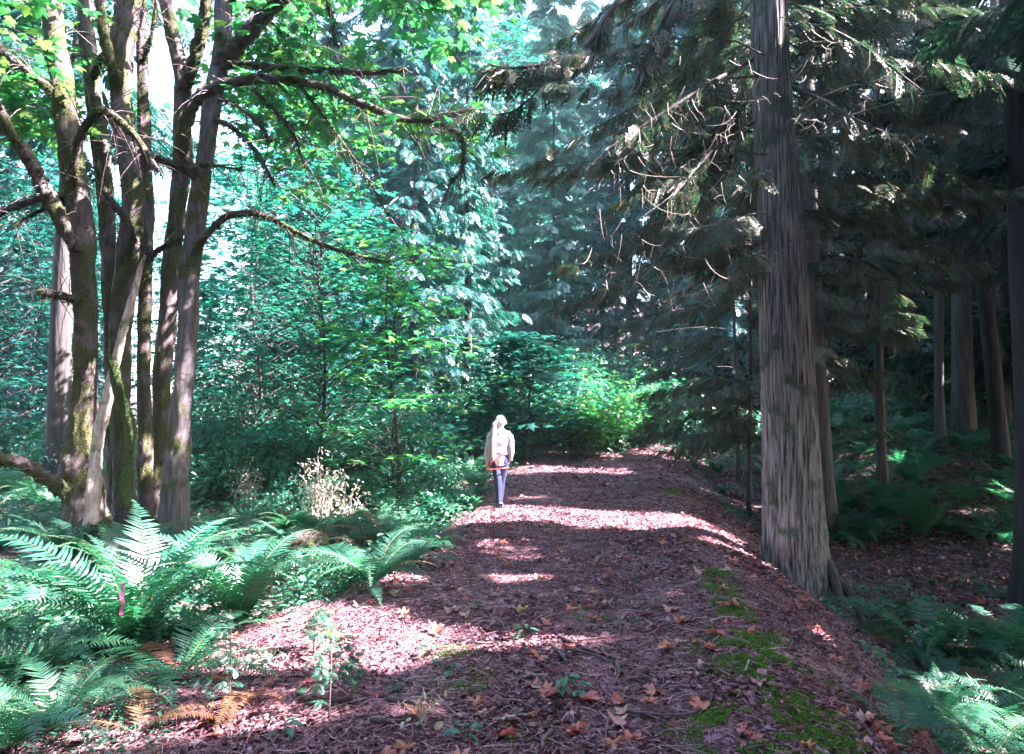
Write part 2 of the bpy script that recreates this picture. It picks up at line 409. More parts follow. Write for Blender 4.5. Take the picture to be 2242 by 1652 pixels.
def litter_mat(name, cols, dirt, scale=28, moss=None):
    m, n, l = nt(name)
    tc = n.new('ShaderNodeTexCoord')
    w = n.new('ShaderNodeTexNoise'); w.inputs['Scale'].default_value = 9; w.inputs['Detail'].default_value = 3; l.new(tc.outputs['Object'], w.inputs['Vector'])
    add = n.new('ShaderNodeVectorMath'); add.operation = 'MULTIPLY_ADD'; add.inputs[1].default_value = (.12, .12, .12); l.new(w.outputs['Color'], add.inputs[0]); l.new(tc.outputs['Object'], add.inputs[2])
    v = n.new('ShaderNodeTexVoronoi'); v.inputs['Scale'].default_value = scale; l.new(add.outputs[0], v.inputs['Vector'])
    sp = n.new('ShaderNodeSeparateColor'); l.new(v.outputs['Color'], sp.inputs[0])
    rp = ramp(n, [(k / (len(cols) - 1), c) for k, c in enumerate(cols)]); l.new(sp.outputs[0], rp.inputs[0])
    ns = n.new('ShaderNodeTexNoise'); ns.inputs['Scale'].default_value = 3.2; ns.inputs['Detail'].default_value = 8; ns.inputs['Roughness'].default_value = .7; l.new(tc.outputs['Object'], ns.inputs['Vector'])
    f = n.new('ShaderNodeMapRange'); f.inputs[1].default_value = .45; f.inputs[2].default_value = .6; l.new(ns.outputs[0], f.inputs[0])
    mx = n.new('ShaderNodeMix'); mx.data_type = 'RGBA'; l.new(f.outputs[0], mx.inputs[0]); l.new(rp.outputs[0], mx.inputs[6]); mx.inputs[7].default_value = (*dirt, 1)
    bs = n.new('ShaderNodeBsdfPrincipled'); bs.inputs['Roughness'].default_value = .8; l.new(mx.outputs[2], bs.inputs['Base Color'])
    bp = n.new('ShaderNodeBump'); bp.inputs['Strength'].default_value = .9; bp.inputs['Distance'].default_value = .02
    sm = n.new('ShaderNodeMath'); sm.operation = 'ADD'; l.new(v.outputs['Distance'], sm.inputs[0]); l.new(sp.outputs[1], sm.inputs[1])
    l.new(sm.outputs[0], bp.inputs['Height']); l.new(bp.outputs[0], bs.inputs['Normal'])
    o = n.new('ShaderNodeOutputMaterial'); l.new(bs.outputs[0], o.inputs[0])
    return m
def plain_mat(name, c, rough=.7, c2=None, scale=8, bump=.2, sheen=0):
    m, n, l = nt(name)
    bs = n.new('ShaderNodeBsdfPrincipled'); bs.inputs['Roughness'].default_value = rough
    tc = n.new('ShaderNodeTexCoord'); ns = n.new('ShaderNodeTexNoise'); ns.inputs['Scale'].default_value = scale; ns.inputs['Detail'].default_value = 4; l.new(tc.outputs['Object'], ns.inputs['Vector'])
    rp = ramp(n, [(.35, c), (.65, c2 or tuple(k * .8 for k in c))]); l.new(ns.outputs[0], rp.inputs[0]); l.new(rp.outputs[0], bs.inputs['Base Color'])
    bp = n.new('ShaderNodeBump'); bp.inputs['Strength'].default_value = bump; bp.inputs['Distance'].default_value = .01; l.new(ns.outputs[0], bp.inputs['Height']); l.new(bp.outputs[0], bs.inputs['Normal'])
    if sheen: bs.inputs['Sheen Weight'].default_value = sheen
    o = n.new('ShaderNodeOutputMaterial'); l.new(bs.outputs[0], o.inputs[0])
    return m

M_PATH = litter_mat("path_litter", [(.06, .022, .028), (.18, .07, .09), (.32, .15, .19), (.11, .04, .05), (.42, .24, .29)], (.045, .02, .022))
M_GROUND = litter_mat("forest_floor", [(.05, .03, .028), (.13, .075, .07), (.22, .13, .12), (.08, .05, .04)], (.03, .025, .02), 20)
M_MAPLE = leaf_mat("maple_leaf", [(.02, .12, .055), (.035, .19, .08), (.055, .26, .09), (.03, .15, .07), (.18, .33, .07)], .6, .05, .35, (1.5, 1.75, 1.15))
M_MAPLE_D = leaf_mat("young_maple_leaf", [(.01, .08, .085), (.018, .125, .12), (.03, .18, .14), (.015, .095, .10)], .45, .05, .35)
M_CEDAR = leaf_mat("cedar_scale_leaf", [(.015, .05, .028), (.028, .08, .042), (.022, .065, .045), (.045, .10, .05), (.18, .09, .06), (.12, .10, .06)], .28, .05, .4)
M_HEMLOCK = leaf_mat("hemlock_needles", [(.012, .075, .075), (.022, .12, .12), (.035, .16, .155), (.015, .09, .085)], .3, .05, .4, (1.1, 1.5, 1.1))
M_SHADECON = leaf_mat("shade_darkened_needles", [(.007, .03, .018), (.012, .045, .028), (.016, .06, .032)], .2, .025, .4)  # needle colour lowered to paint in the deep shade of the right-hand wood
M_FERN = leaf_mat("sword_fern_leaf", [(.02, .10, .065), (.03, .145, .085), (.05, .18, .085)], .4, .06, .42)
M_FERN_L = leaf_mat("lady_fern_leaf", [(.06, .22, .10), (.09, .27, .12)], .45, .08, .4)
M_FERN_DEAD = leaf_mat("withered_fern_leaf", [(.12, .06, .035), (.18, .09, .05)], .3, .04)
M_RACHIS = plain_mat("fern_stalk", (.12, .09, .03), .6)
M_SHRUB = leaf_mat("shrub_leaf", [(.018, .115, .085), (.028, .16, .11), (.045, .22, .12), (.018, .10, .08)], .4, .1, .35)
M_COVER = leaf_mat("ground_cover_leaf", [(.015, .08, .055), (.03, .13, .08), (.03, .12, .09), (.05, .17, .09), (.10, .08, .05)], .35, .06, .4)
M_DRY = leaf_mat("dried_leaf", [(.5, .38, .32), (.66, .55, .48), (.36, .24, .18)], .35, .05)
M_FALLEN = leaf_mat("fallen_leaf", [(.38, .11, .05), (.30, .12, .09), (.45, .20, .14), (.34, .08, .03), (.40, .24, .20)], .2, .06, .5, (1.2, .8, .6))
M_FALLEN_P = leaf_mat("fallen_pale_leaf", [(.5, .34, .33), (.42, .26, .22), (.36, .2, .17)], .2, .06, .5, (1.2, .9, .8))
M_FALLEN_Y = leaf_mat("fallen_yellow_leaf", [(.62, .52, .22), (.55, .48, .2)], .25, .06, .5)
M_LITTER = leaf_mat("litter_flakes", [(.07, .026, .032), (.22, .085, .11), (.42, .20, .25), (.14, .05, .06), (.58, .36, .42), (.34, .11, .09), (.10, .04, .045), (.04, .018, .02)], .1, .05, .5, (1, .8, .8))
M_TWIG = plain_mat("twig_bark", (.16, .10, .11), .8, (.05, .035, .035), 20, .4)
M_PALETWIG = plain_mat("pale_twig", (.42, .37, .33), .8, (.22, .18, .15), 20, .4)
M_MOSS = leaf_mat("moss_tufts", [(.05, .14, .02), (.09, .22, .03), (.14, .29, .04), (.04, .10, .02), (.12, .10, .05)], .35, .03, .5)
M_MOSSD = leaf_mat("tree_moss", [(.02, .03, .007), (.04, .055, .01), (.07, .085, .014), (.025, .035, .01)], .35, .02, .6)
M_BARK_C = bark_mat("cedar_bark", (.028, .026, .028), (.33, .29, .30), (26, 26, 1.3), .9, .025, ((.03, .045, .032), (.10, .13, .09)), .60, 2.6, .85, (.38, .66))
M_BARK_D = bark_mat("shaded_bark", (.02, .017, .018), (.09, .075, .075), (9, 9, 1.0), .8, .03)  # darker bark, with the shade of the wood put into its colour
M_BARK_K = bark_mat("deep_shade_bark", (.006, .006, .006), (.03, .027, .03), (9, 9, 1.0), .8, .03)  # blacker copy of the bark, deep shade painted into its colour
M_BARK_M = bark_mat("mossy_maple_bark", (.03, .02, .02), (.15, .11, .11), (8, 8, 3.0), .8, .025, ((.02, .025, .008), (.085, .085, .018)), .50, 2.2)
M_BARK_G = bark_mat("grey_maple_bark", (.06, .05, .055), (.20, .165, .18), (14, 14, 1.6), .6, .015, ((.03, .035, .01), (.10, .11, .03)), .56, 2.2)
M_BARK_DEAD = bark_mat("dead_wood", (.25, .16, .13), (.62, .50, .46), (12, 12, 1.2), .8, .02, ((.06, .10, .02), (.14, .2, .05)), .6, 4)

# ------------------------------------------------------------------ ground and path
def ground():
    a = np.linspace(-1, 1, 460); xs = 1.2 + 14 * np.sinh(a * 3.6) / math.sinh(1.2) / 3.4
    b = np.linspace(0, 1, 520); ys = -12 + 15 * 0 + np.concatenate([np.linspace(0, 13.5, 30)[:-1], 13.5 + 6.0 * np.sinh(np.linspace(0, 1, 491) * 4.0) * 1.0 * .55])
    X, Y = np.meshgrid(xs, ys); Z = height(X, Y)
    near = np.exp(-np.abs(Y - 4) / 14)
    Z = Z + (fbm(X * 7, Y * 7, 3) * .05 + fbm(X * 22, Y * 22, 2) * .022) * near
    V = np.stack([X, Y, Z], -1).reshape(-1, 3); ny, nx = X.shape
    i = (np.arange(ny - 1)[:, None] * nx + np.arange(nx - 1)[None]).ravel()
    Q = np.stack([i, i + 1, i + nx + 1, i + nx], 1)
    c = V[Q].mean(1); e = fbm(c[:, 0] * 1.3, c[:, 1] * 1.3, 3) * .7
    onp = (c[:, 0] > xl(c[:, 1]) + e) & (c[:, 0] < xr(c[:, 1]) + .25 + e) & (c[:, 1] < 40)
    for nm, mask, mat in (("ground", ~onp, M_GROUND), ("path", onp, M_PATH)):
        q = Q[mask]; used, inv = np.unique(q, return_inverse=True); q = inv.reshape(q.shape)
        mb = MB(); mb.add(V[used], np.concatenate([q[:, [0, 1, 2]], q[:, [0, 2, 3]]]))
        tag(mb.obj(nm, mat), kind='structure')
ground()

# ------------------------------------------------------------------ conifers
def conifer(name, H, r0, z0, Rad, nb, ns, size, tmpl, mats, seed, origin=(0, 0, 0), carve=False, lean=(0, 0), upt=.25, droop=.5, top=1.0, bare=0, wood=True, full=.8, zmax=None, azr=None, keep=None, trunk=True, taper=1.0, trunkmesh=None, fol=True):
    """returns (trunk MB, crown MB) in the tree's own space"""
    r = np.random.default_rng(seed); tr = MB(); cr = MB()
    k = 24; zz = np.linspace(-.5, H, k)
    cx = lambda z: lean[0] * z / H + .05 * np.sin(z * .5 + seed); cyy = lambda z: lean[1] * z / H + .05 * np.cos(z * .4 + seed)
    if trunk:
        rad = r0 * (1 - np.clip(zz, 0, H) / H * .97) ** .8 * (1 + .45 * np.exp(-np.clip(zz, 0, 9) / .35))
        tr.add(*tube(np.stack([cx(zz), cyy(zz), zz], 1), rad, 14, .15, seed=seed))
    u = (np.arange(nb) + r.random(nb)) / nb; h = z0 + (H - z0) * u ** 1.05
    az = r.uniform(0, 2 * np.pi, nb) if azr is None else r.uniform(azr[0], azr[1], nb)
    Lb = (Rad * (1 - u * top) ** full * r.uniform(.65, 1.15, nb) + min(.25, .15 * Rad)) * (.55 + .45 * sstep(0, .15, u))
    out = np.stack([np.cos(az), np.sin(az), 0 * az], 1); side = np.stack([-np.sin(az), np.cos(az), 0 * az], 1)
    dr = droop * r.uniform(.6, 1.4, nb)
    def curve(t):                                  # (nb, m) -> (nb, m, 3)
        z = h[:, None] + Lb[:, None] * (upt * t - dr[:, None] * t ** 2 + dr[:, None] * .38 * t ** 4)
        p = out[:, None, :] * (Lb[:, None] * t)[..., None] + side[:, None, :] * (.06 * Lb[:, None] * np.sin(t * 3 + seed))[..., None]
        p[..., 0] += cx(h)[:, None]; p[..., 1] += cyy(h)[:, None]; p[..., 2] = z
        return p
    if wood:
        tt = np.tile(np.linspace(0, 1, 12), (nb, 1)); CV_ = curve(tt); rb = np.clip(.0045 * Lb, .002, .02)
        if carve: ok_ = ~in_gap((CV_ + np.array(origin)).reshape(-1, 3), 0, False, fol).reshape(nb, 12).any(1); CV_ = CV_[ok_]; rb = rb[ok_]
        if len(CV_) > 2: tr.add(*tubes3(CV_[:, ::2], rb, .0015))
    t = np.sort(r.uniform(.12, 1.0, (nb, ns)), 1); P = curve(t); P2 = curve(np.clip(t + .05, 0, 1.05)); T = unit(P2 - P)
    sg = np.where(r.random((nb, ns)) < .5, -1, 1)[..., None]; w = r.uniform(.25, 1.2, (nb, ns, 1)) * sg
    d = unit(T + side[:, None, :] * w + np.array([0, 0, -1.0]) * r.uniform(.1, .7, (nb, ns, 1)))
    P = P.reshape(-1, 3); d = d.reshape(-1, 3); sz = (size * r.uniform(.55, 1.25, (nb, ns)) * (1.1 - .45 * t)).ravel()
    m = np.ones(len(P), bool)
    W = P + np.array(origin)
    if carve: m &= ~in_gap(W + d * sz[:, None] * .5, size * .16, fol, fol) & ~in_gap(W, size * .1, fol, fol) & ~in_gap(W + d * sz[:, None] * .9, size * .1, fol, fol)
    if keep is not None: m &= keep(W)
    if zmax is not None: m &= P[:, 2] < zmax
    P, d, sz = P[m], d[m], sz[m]
    B = basis(d, roll=.5, r=r); pick = r.integers(0, len(tmpl), len(P))
    for q in range(len(tmpl)): cr.many(tmpl[q], P[pick == q], B[pick == q], sz[pick == q])
    return tr, cr

def conifer_thing(nm, label, loc, spec, mats, group=None, **kw):
    z = float(height(loc[0], loc[1])); o = (loc[0], loc[1], z)
    tr, cr = conifer(nm, *spec, mats=mats, origin=o, **kw)
    t = thing(nm, label, 'tree', o, 0, group)
    if tr.V: tr.obj('trunk', mats[0], t)
    cr.obj('crown', mats[1], t, smooth=False)
    return t

# --- four kinds of background conifer, then copies
protos = []
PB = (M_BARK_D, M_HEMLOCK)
SEEN = []
spots_bg = []
def bgtree(p, x, y, rz, sc, label, group):
    return copy_thing(p, (x, y, float(height(x, y)) - .1), rz, sc, label, group)
hem = []
for s, (H, z0, Rd, nb, ns) in enumerate([(27, 3.0, 4.2, 150, 22), (22, 1.5, 3.8, 130, 22), (31, 6, 4.6, 150, 24)]):
    hem.append((s, H, z0, Rd, nb, ns))
first = {}
def place_hem(kind, x, y, rz, sc, label, group, sz=.95):
    if kind not in first:
        s, H, z0, Rd, nb, ns = hem[kind]
        t = conifer_thing('hemlock_tree', label, (x, y), (H, .24, z0, Rd, nb, ns, sz, SPR_MID), PB, group, seed=50 + s, droop=.55)
        t.rotation_euler = (0, 0, rz); t.scale = (sc,) * 3; t.location.z -= .1
        first[kind] = t; return t
    return bgtree(first[kind], x, y, rz, sc, label, group)

LBL_C = 'tall blue-green hemlock standing deep in the forest beyond the path'
# the blue hemlock in the middle, its neighbour
def px(u, Y): return (u - CU) / FPX * Y
place_hem(0, px(905, 22), 22, 0.3, .62, 'bluish hemlock with drooping boughs, centre left, under the long mossy maple limb', None, .95)
place_hem(1, px(1022, 24), 24, 1.9, .66, 'slim hemlock just right of the bluish hemlock, with a dark bare lower trunk', None)
r = np.random.default_rng(11)
for k in range(40):
    y = r.uniform(30, 62); u = r.uniform(540, 1750)
    if k % 3 == 0: y = r.uniform(27, 38)
    x = px(u, y)
    if abs(x - .5 * (xl(y) + xr(y))) < 2.2 and y < 34: continue
    if 960 < u < 1110 or (1090 < u < 1330 and y < 44): continue
    place_hem(int(r.integers(0, 3)), x, y, r.uniform(0, 6.28), r.uniform(.7, 1.1) * (.62 if u < 880 else 1), LBL_C, 'hemlocks deep in the forest beyond the path')
for k, (u, y, sc, kd) in enumerate([(1115, 38, .5, 1), (1165, 46, .75, 0), (1230, 40, .45, 1), (1285, 47, .7, 2), (1320, 37, .5, 0), (1180, 36, .35, 1), (1060, 42, .6, 1), (1260, 33.5, .28, 1)]):
    place_hem(kd, px(u, y), y, k * 1.3, sc, 'misty blue conifer in the gap at the far end of the path', 'conifers in the gap at the far end of the path')
for k in range(12):
    y = r.uniform(24, 50); u = [20, 60, 100, -40, 220, 90, -20, 10, 130, -80, 40, -100][k]
    place_hem(int(r.integers(0, 3)), px(u, y), y, r.uniform(0, 6.28), r.uniform(.35, .6), 'pale blue-green conifer at the left behind the maple trunks', 'conifers at the left behind the maple trunks')

# --- the dark wood on the right
SHADE = []
def dark(x, y, H, r0, z0, Rd, nb, ns, label, seed, group=None, lean=(0, 0), mats=None, size=1.25, tm=SPR_LO):
    return conifer_thing('conifer_tree', label, (x, y), (H, r0, z0, Rd, nb, ns, size, tm), mats or (M_BARK_D, M_SHADECON), group, seed=seed, carve=True, lean=lean, droop=.45)
D = [  # in view
    (2112, 20, 'grey-barked conifer with a pale sunlit edge, right of the big cedar, standing among ferns', .27, (-.3, 0)),
    (2190, 17, 'nearly black conifer trunk leaning left, close to the right edge of the photo', .19, (-1.6, 0)),
    (2268, 9.4, 'huge black conifer trunk cut off by the right edge of the photo', .34, (.1, 0)),
    (1797, 13.5, 'brown conifer trunk standing directly behind the big cedar, touching its right side', .2, (-.35, 0)),
    (1806, 16, 'slim conifer trunk in shade, just right of the brown trunk behind the big cedar', .13, (.0, 0)),
    (2060, 19, 'thin dark conifer trunk left of the grey-barked conifer on the right', .13, (.1, 0))]
for k, (u, Y, lab, r0, ln) in enumerate(D):
    dark(px(u, Y), Y, 24 if r0 > .2 else 19, r0, 5.5 if Y > 15 else 6.5, 4.6, 110, 40, lab, 100 + k, lean=ln, size=.75, tm=SPR_MID, mats=(M_BARK_K if 'black' in lab else M_BARK_D, M_SHADECON))
k = 0
for (x, y) in [(13, 27), (17, 24), (21, 30), (10, 31), (15, 34), (24, 26), (20, 20), (26, 36), (12, 38), (29, 30), (18, 41), (9.5, 27.5), (23, 22), (27, 40), (32, 34), (22, 35), (16, 30), (28, 25), (34, 44), (14.5, 21.5), (25, 46), (19.5, 27)]:
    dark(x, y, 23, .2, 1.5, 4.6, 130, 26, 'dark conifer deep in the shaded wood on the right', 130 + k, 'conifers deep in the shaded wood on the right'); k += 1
BEY = [(9.5, 7.5), (8.5, 2.5), (13, 5), (12.5, 10), (15, 0.5), (17, 8), (10, -3), (16, 14), (19, 3), (13.5, -6), (22, 11), (19, 17), (20, -4), (24, 5), (6.5, -7), (27, 14), (2.5, -8), (9.5, -10), (4.5, -13), (14, -13), (-1.5, -5.5), (5.2, -2.6), (7.2, -1.2), (.8, -9.5),
       (11.5, 4), (9, 4.6), (7.6, 5.6), (11, 9.2), (9.6, 9.0), (15.5, 6.5), (11.5, 13.5), (6, 2.5), (5.5, -.2), (13, 8), (14.5, 11.5), (11, 6.5)]
for (x, y) in BEY:  # off-frame conifers added to shade the scene, crowns carved for the sunbeams
    if 4.5 < y < 7.0: y = 4.3 if y < 5.8 else 7.2
    if 9.5 < y < 12.8: y = 9.3 if y < 11 else 13.2
    near = y > 1.5 and x < 14
    dark(x, y, 22, .17, 5.0, 5.0, 125, 62 if near else 34, 'tall dark conifer added for shade beyond the right edge of the photo', 160 + k, 'added shade conifers beyond the right edge of the photo', size=.8 if near else 1.25, tm=SPR_MID if near else SPR_LO); k += 1
for (x, y) in [(-5.5, -6), (-9, -3), (-2, -11), (-12, 2), (-13, -7), (-7, -12), (-15, 6), (-11, -12), (-17, 0), (-18, 9)]:  # more off-frame trees, added to cut the skylight from behind and the left
    dark(x, y, 20, .3, 4.0, 5.0, 110, 30, 'dark conifer added for shade behind the camera to the left', 160 + k, 'added shade conifers behind the camera to the left'); k += 1

print("stage trees done", sum(len(m.polygons) for m in bpy.data.meshes))
# ------------------------------------------------------------------ the big cedar by the path
def P3(pts, Y):
    Y = [Y] * len(pts) if np.isscalar(Y) else Y
    return np.array([at(u, v, y) for (u, v), y in zip(pts, Y)])

CY = 9.5
c_base = gat(1742, 1285); c_base[1] = CY; c_base[0] = px(1742, CY) ; c_base[2] = float(height(c_base[0], CY))
def cedar():
    o = c_base
    ax = P3([(1745, 1330), (1743, 1285), (1740, 1200), (1737, 1100), (1730, 950), (1722, 800), (1708, 500), (1690, 200), (1683, 0), (1672, -300), (1660, -800)], CY) - o
    rad = np.array([.50, .455, .40, .365, .338, .32, .28, .24, .235, .21, .15])
    n = 420; sides = 256
    V, F = tube(ax, rad, sides, 0, res=n, caps=False)
    V = V.reshape(n, sides, 3); c = V.mean(1, keepdims=True); d = V - c
    a = np.arange(sides)[None, :] / sides * 64; z = np.linspace(0, 1, n)[:, None] * 60
    wob = fbm(a * .3, z * .35, 3) * 3.0
    ridge = np.abs(vnoise(a + wob, z * .10) - .5) * 2; ridge2 = vnoise(a * 2.3 + wob * 2, z * .5 + 50)
    k = 1 + (.5 - ridge) * .075 + (ridge2 - .5) * .04 + fbm(a * .12 + 9, z * .15, 2) * .10
    lob = np.exp(-z / 2.4) * .16 * np.sin(a / 64 * 2 * np.pi * 5 + 1.0)
    V = (c + d * (k + lob)[..., None]).reshape(-1, 3)
    t = thing('cedar_tree', 'big cedar with thick furrowed grey trunk on the bank right of the path', 'tree', o)
    mb = MB(); mb.add(V, F); mb.obj('trunk', M_BARK_C, t)
    # boughs: most are above the picture, their tips hang into it
    tr, cr = conifer('x', 17, .3, 4.0, 4.3, 125, 62, .42, SPR_HI, None, 21, origin=o, carve=True, fol=False, trunk=False, droop=.62, upt=.28, lean=(-.9, 0), zmax=11,
                     keep=lambda W: ~((W[:, 1] < 7.3) & (W[:, 0] < 5.2)) & (W[:, 1] > 3.5) & ~((W[:, 1] < 9.3) & (np.abs(W[:, 0] - 3.5) < .75) & (W[:, 2] < 5.9)))
    limbs = MB()
    for pts, Ys, r0 in [([(1650, 130), (1560, 180), (1450, 250), (1330, 330), (1240, 420)], [9.5, 9.2, 8.9, 8.7, 8.6], .035),
                        ([(1652, 215), (1600, 250), (1500, 330), (1420, 390)], [9.5, 9.9, 10.5, 11], .03),
                        ([(1655, 265), (1560, 330), (1480, 420), (1400, 480)], [9.5, 9.0, 8.6, 8.4], .03),
                        ([(1660, 535), (1600, 545), (1540, 556), (1480, 560)], [9.5, 9.7, 10, 10.3], .028),
                        ([(1640, -120), (1500, -60), (1359, 0), (1282, 100), (1217, 135), (1120, 150), (1067, 140)], [9.4, 9, 8.6, 8.2, 7.9, 7.7, 7.6], .045),
                        ([(1282, 100), (1217, 145), (1167, 210), (1107, 250), (1037, 245)], [8.2, 8.2, 8.1, 8.0, 8.0], .022),
                        ([(1640, -60), (1540, -20), (1477, 0), (1430, 90), (1400, 160)], [9.4, 8.8, 8.2, 8, 8], .03),
                        ([(1735, 190), (1790, 215), (1870, 260), (1960, 300)], [9.5, 9.0, 8.6, 8.3], .03),
                        ([(1725, 60), (1800, 60), (1900, 110), (2020, 200)], [9.5, 9.1, 8.7, 8.4], .035)]:
        L = P3(pts, Ys) - o
        limbs.add(*tube(L, np.linspace(r0, r0 * .25, len(L)), 7, .2, res=24))
        m = int(44 * np.linalg.norm(np.diff(L, axis=0), axis=1).sum() / 2)
        rr = np.random.default_rng(int(r0 * 1e5) + len(pts))
        k = rr.uniform(.15, .999, m) * (len(L) - 1); i = k.astype(int); f = (k - i)[:, None]
        p = L[i] * (1 - f) + L[i + 1] * f; T = unit(L[i + 1] - L[i])
        d = unit(T + rr.normal(0, .6, (m, 3)) * [1, 1, .2] - [0, 0, .6]); keepm = ~in_gap(p + o, 0, False, False)
        for q in range(3):
            s = (rr.integers(0, 3, m) == q) & keepm; cr.many(SPR_HI[q], p[s], basis(d[s], roll=.5, r=rr), rr.uniform(.22, .5, s.sum()))
    limbs.obj('limb', M_BARK_D, t)
    if tr.V: tr.obj('bough', M_BARK_D, t)
    cr.obj('crown', M_CEDAR, t, smooth=False)
    # bare hanging twigs, pale with lichen
    rr = np.random.default_rng(77); tw = MB(); bl = MB()
    n = 165
    u = np.where(rr.random(n) < .8, rr.uniform(1290, 1650, n), rr.uniform(1740, 2050, n)); v = np.where(u < 1700, rr.uniform(120, 640, n) , rr.uniform(60, 330, n)) ; Yd = rr.uniform(7.8, 9.3, n)
    p0 = np.array([at(a, b, c) for a, b, c in zip(u, v, Yd)]) - o
    az = rr.uniform(0, 6.28, n); L = rr.uniform(.15, .55, n); cu = rr.uniform(-.5, 1.2, n)
    tt = np.linspace(0, 1, 8)
    hx = np.stack([np.cos(az), np.sin(az) * .7, 0 * az], 1)
    Pt = p0[:, None] + hx[:, None] * (L[:, None] * (tt * .6 + cu[:, None] * .5 * tt ** 2))[..., None] + np.stack([0 * tt, 0 * tt, -(tt - .5 * tt ** 2 * 1.0)], 1)[None] * (L * rr.uniform(.3, 1.5, n))[:, None, None]
    tw.add(*tubes3(Pt, rr.uniform(.0025, .0065, n), .0015))
    m = n * 3; i = rr.integers(0, n, m); j = rr.integers(2, 8, m); dd = unit(rr.normal(0, 1, (m, 3)) - [0, 0, .5]); l = rr.uniform(.06, .22, m)
    q = Pt[i, j]; tw.add(*tubes3(np.stack([q, q + dd * l[:, None] * .5 + [0, 0, .005], q + dd * l[:, None] - [0, 0, .02]], 1), .002, .001))
    tw.obj('bare_twigs', M_PALETWIG, t)
    # snag of root and moss at the foot
    rt = MB()
    for pts in ([(1790, 1200), (1820, 1255), (1840, 1320), (1852, 1370)], [(1800, 1250), (1850, 1290), (1880, 1340), (1890, 1400)]):
        Q = P3(pts, [9.45, 9.2, 9.0, 8.9]) - o; rt.add(*tube(Q, [.09, .07, .05, .03], 9, .3, res=14))
    rt.obj('root', M_BARK_D, t)
cedar()

# ------------------------------------------------------------------ other boughs of cedars between the big trunk and the middle
conifer_thing('cedar_tree', 'leafy cedar behind and left of the big trunk, its drooping boughs half sunlit', (px(1640, 14.5), 14.5), (19, .045, 1.4, 3.6, 150, 32, .45, SPR_HI), (M_BARK_D, M_CEDAR), None, seed=31, carve=True, fol=False, droop=.55, zmax=12.5)
conifer_thing('cedar_tree', 'bushy dark cedar just left of the dense shade behind the big trunk', (px(1610, 19), 19), (20, .045, .8, 3.8, 150, 34, .5, SPR_MID), (M_BARK_D, M_CEDAR), None, seed=33, carve=True, droop=.5, zmax=15)
conifer_thing('cedar_tree', 'cedar filling the gap between the big trunk and the grey-barked conifer', (px(1930, 15.5), 15.5), (19, .1, 3.6, 3.6, 110, 30, .5, SPR_MID), (M_BARK_D, M_CEDAR), None, seed=35, carve=True, droop=.5, zmax=15)
conifer_thing('cedar_tree', 'pale sunlit cedar over the far end of the path', (px(1215, 34), 34), (22, .1, 2.5, 3.4, 170, 32, .7, SPR_MID), (M_BARK_D, leaf_mat("cedar_leaf_painted_sunlit", [(.03, .12, .11), (.05, .17, .15), (.08, .2, .16)], .35, .12)), None, seed=37, carve=False, droop=.5)  # its leaf material is a paler cedar copy with sunlight put into the colour

# ------------------------------------------------------------------ bigleaf maples
def moss_on(mb, V, rr, n, l=(.015, .05), down=.6, w=.2):
    i = rr.integers(0, len(V), n); p = V[i] + rr.normal(0, .006, (n, 3))
    d = unit(rr.normal(0, .55, (n, 3)) + np.array([0, 0, -down])); s = rr.uniform(*l, n)
    s3 = np.stack([s * w, s, s], 1); mb.many(DIAM, p, basis(d, rr.normal(0, 1, (n, 3)), r=rr), s3)

def maple(label, pts, Y, rads, bark, limbs, seed, moss=2500, top=None, flare=.35):
    Ys = np.linspace(Y, Y + .3, len(pts))
    ax = P3(pts, Ys); b = ax[0].copy(); b[2] = float(height(b[0], b[1])) - .12; ax = np.concatenate([[[b[0], b[1], b[2]]], ax]); rads = [q * .84 for q in rads]; rads = [rads[0] * (1 + flare)] + list(rads)
    o = b.copy(); t = thing('maple_tree', label, 'tree', o)
    d = unit(ax[-1] - ax[-3]); ax = np.concatenate([ax, [ax[-1] + d * 1.6, ax[-1] + d * 4]]); rads += [rads[-1] * .85, rads[-1] * .4]
    V, F = tube(ax - o, rads, 28, .24, res=120, seed=seed)
    mb = MB(); mb.add(V, F); mb.obj('trunk', bark, t)
    rr = np.random.default_rng(seed); ms = MB(); moss_on(ms, V[: int(len(V) * .8)], rr, moss)
    tips = [ax[-1]]
    for lp, ly, r0, r1 in limbs:
        Q = P3(lp, np.linspace(ly[0], ly[1], len(lp))) - o; dq = np.linalg.norm((ax - o) - Q[0], axis=1)
        aa = np.linspace(0, len(ax) - 1, 400); AX = np.stack([np.interp(aa, np.arange(len(ax)), ax[:, c] - o[c]) for c in range(3)], 1); dq = np.linalg.norm(AX - Q[0], axis=1)
        if dq.min() < .7: Q[0] = AX[dq.argmin()]; Q[1] = Q[1] * .75 + .25 * Q[0] if len(Q) > 2 else Q[1]
        V, F = tube(Q, np.linspace(r0, r1, len(lp)), 12, .45, res=16 * len(lp), seed=seed + len(lp))
        lm = MB(); lm.add(V, F); lm.obj('limb', M_BARK_M, t)
        moss_on(ms, V, rr, 900 * len(lp) // 3, (.015, .06), .7)
        # side twigs
        m = 5 * len(lp); k = rr.uniform(.25, .999, m) * (len(Q) - 1); i = k.astype(int); f = (k - i)[:, None]; q = Q[i] * (1 - f) + Q[i + 1] * f
        T = unit(Q[i + 1] - Q[i]); dd = unit(T * .7 + rr.normal(0, .6, (m, 3)) + [0, 0, -.15]); L = rr.uniform(.25, 1.1, m)[:, None]
        tt = [q, q + dd * L * .35 + [0, 0, .02], q + dd * L * .7 - [0, 0, .03], q + dd * L - [0, 0, .15]]
        tw = MB(); tw.add(*tubes3(np.stack(tt, 1), .008, .002)); tw.obj('twigs', M_TWIG, t)
    ms.obj('moss', M_MOSSD, t, smooth=False)
    return t, o

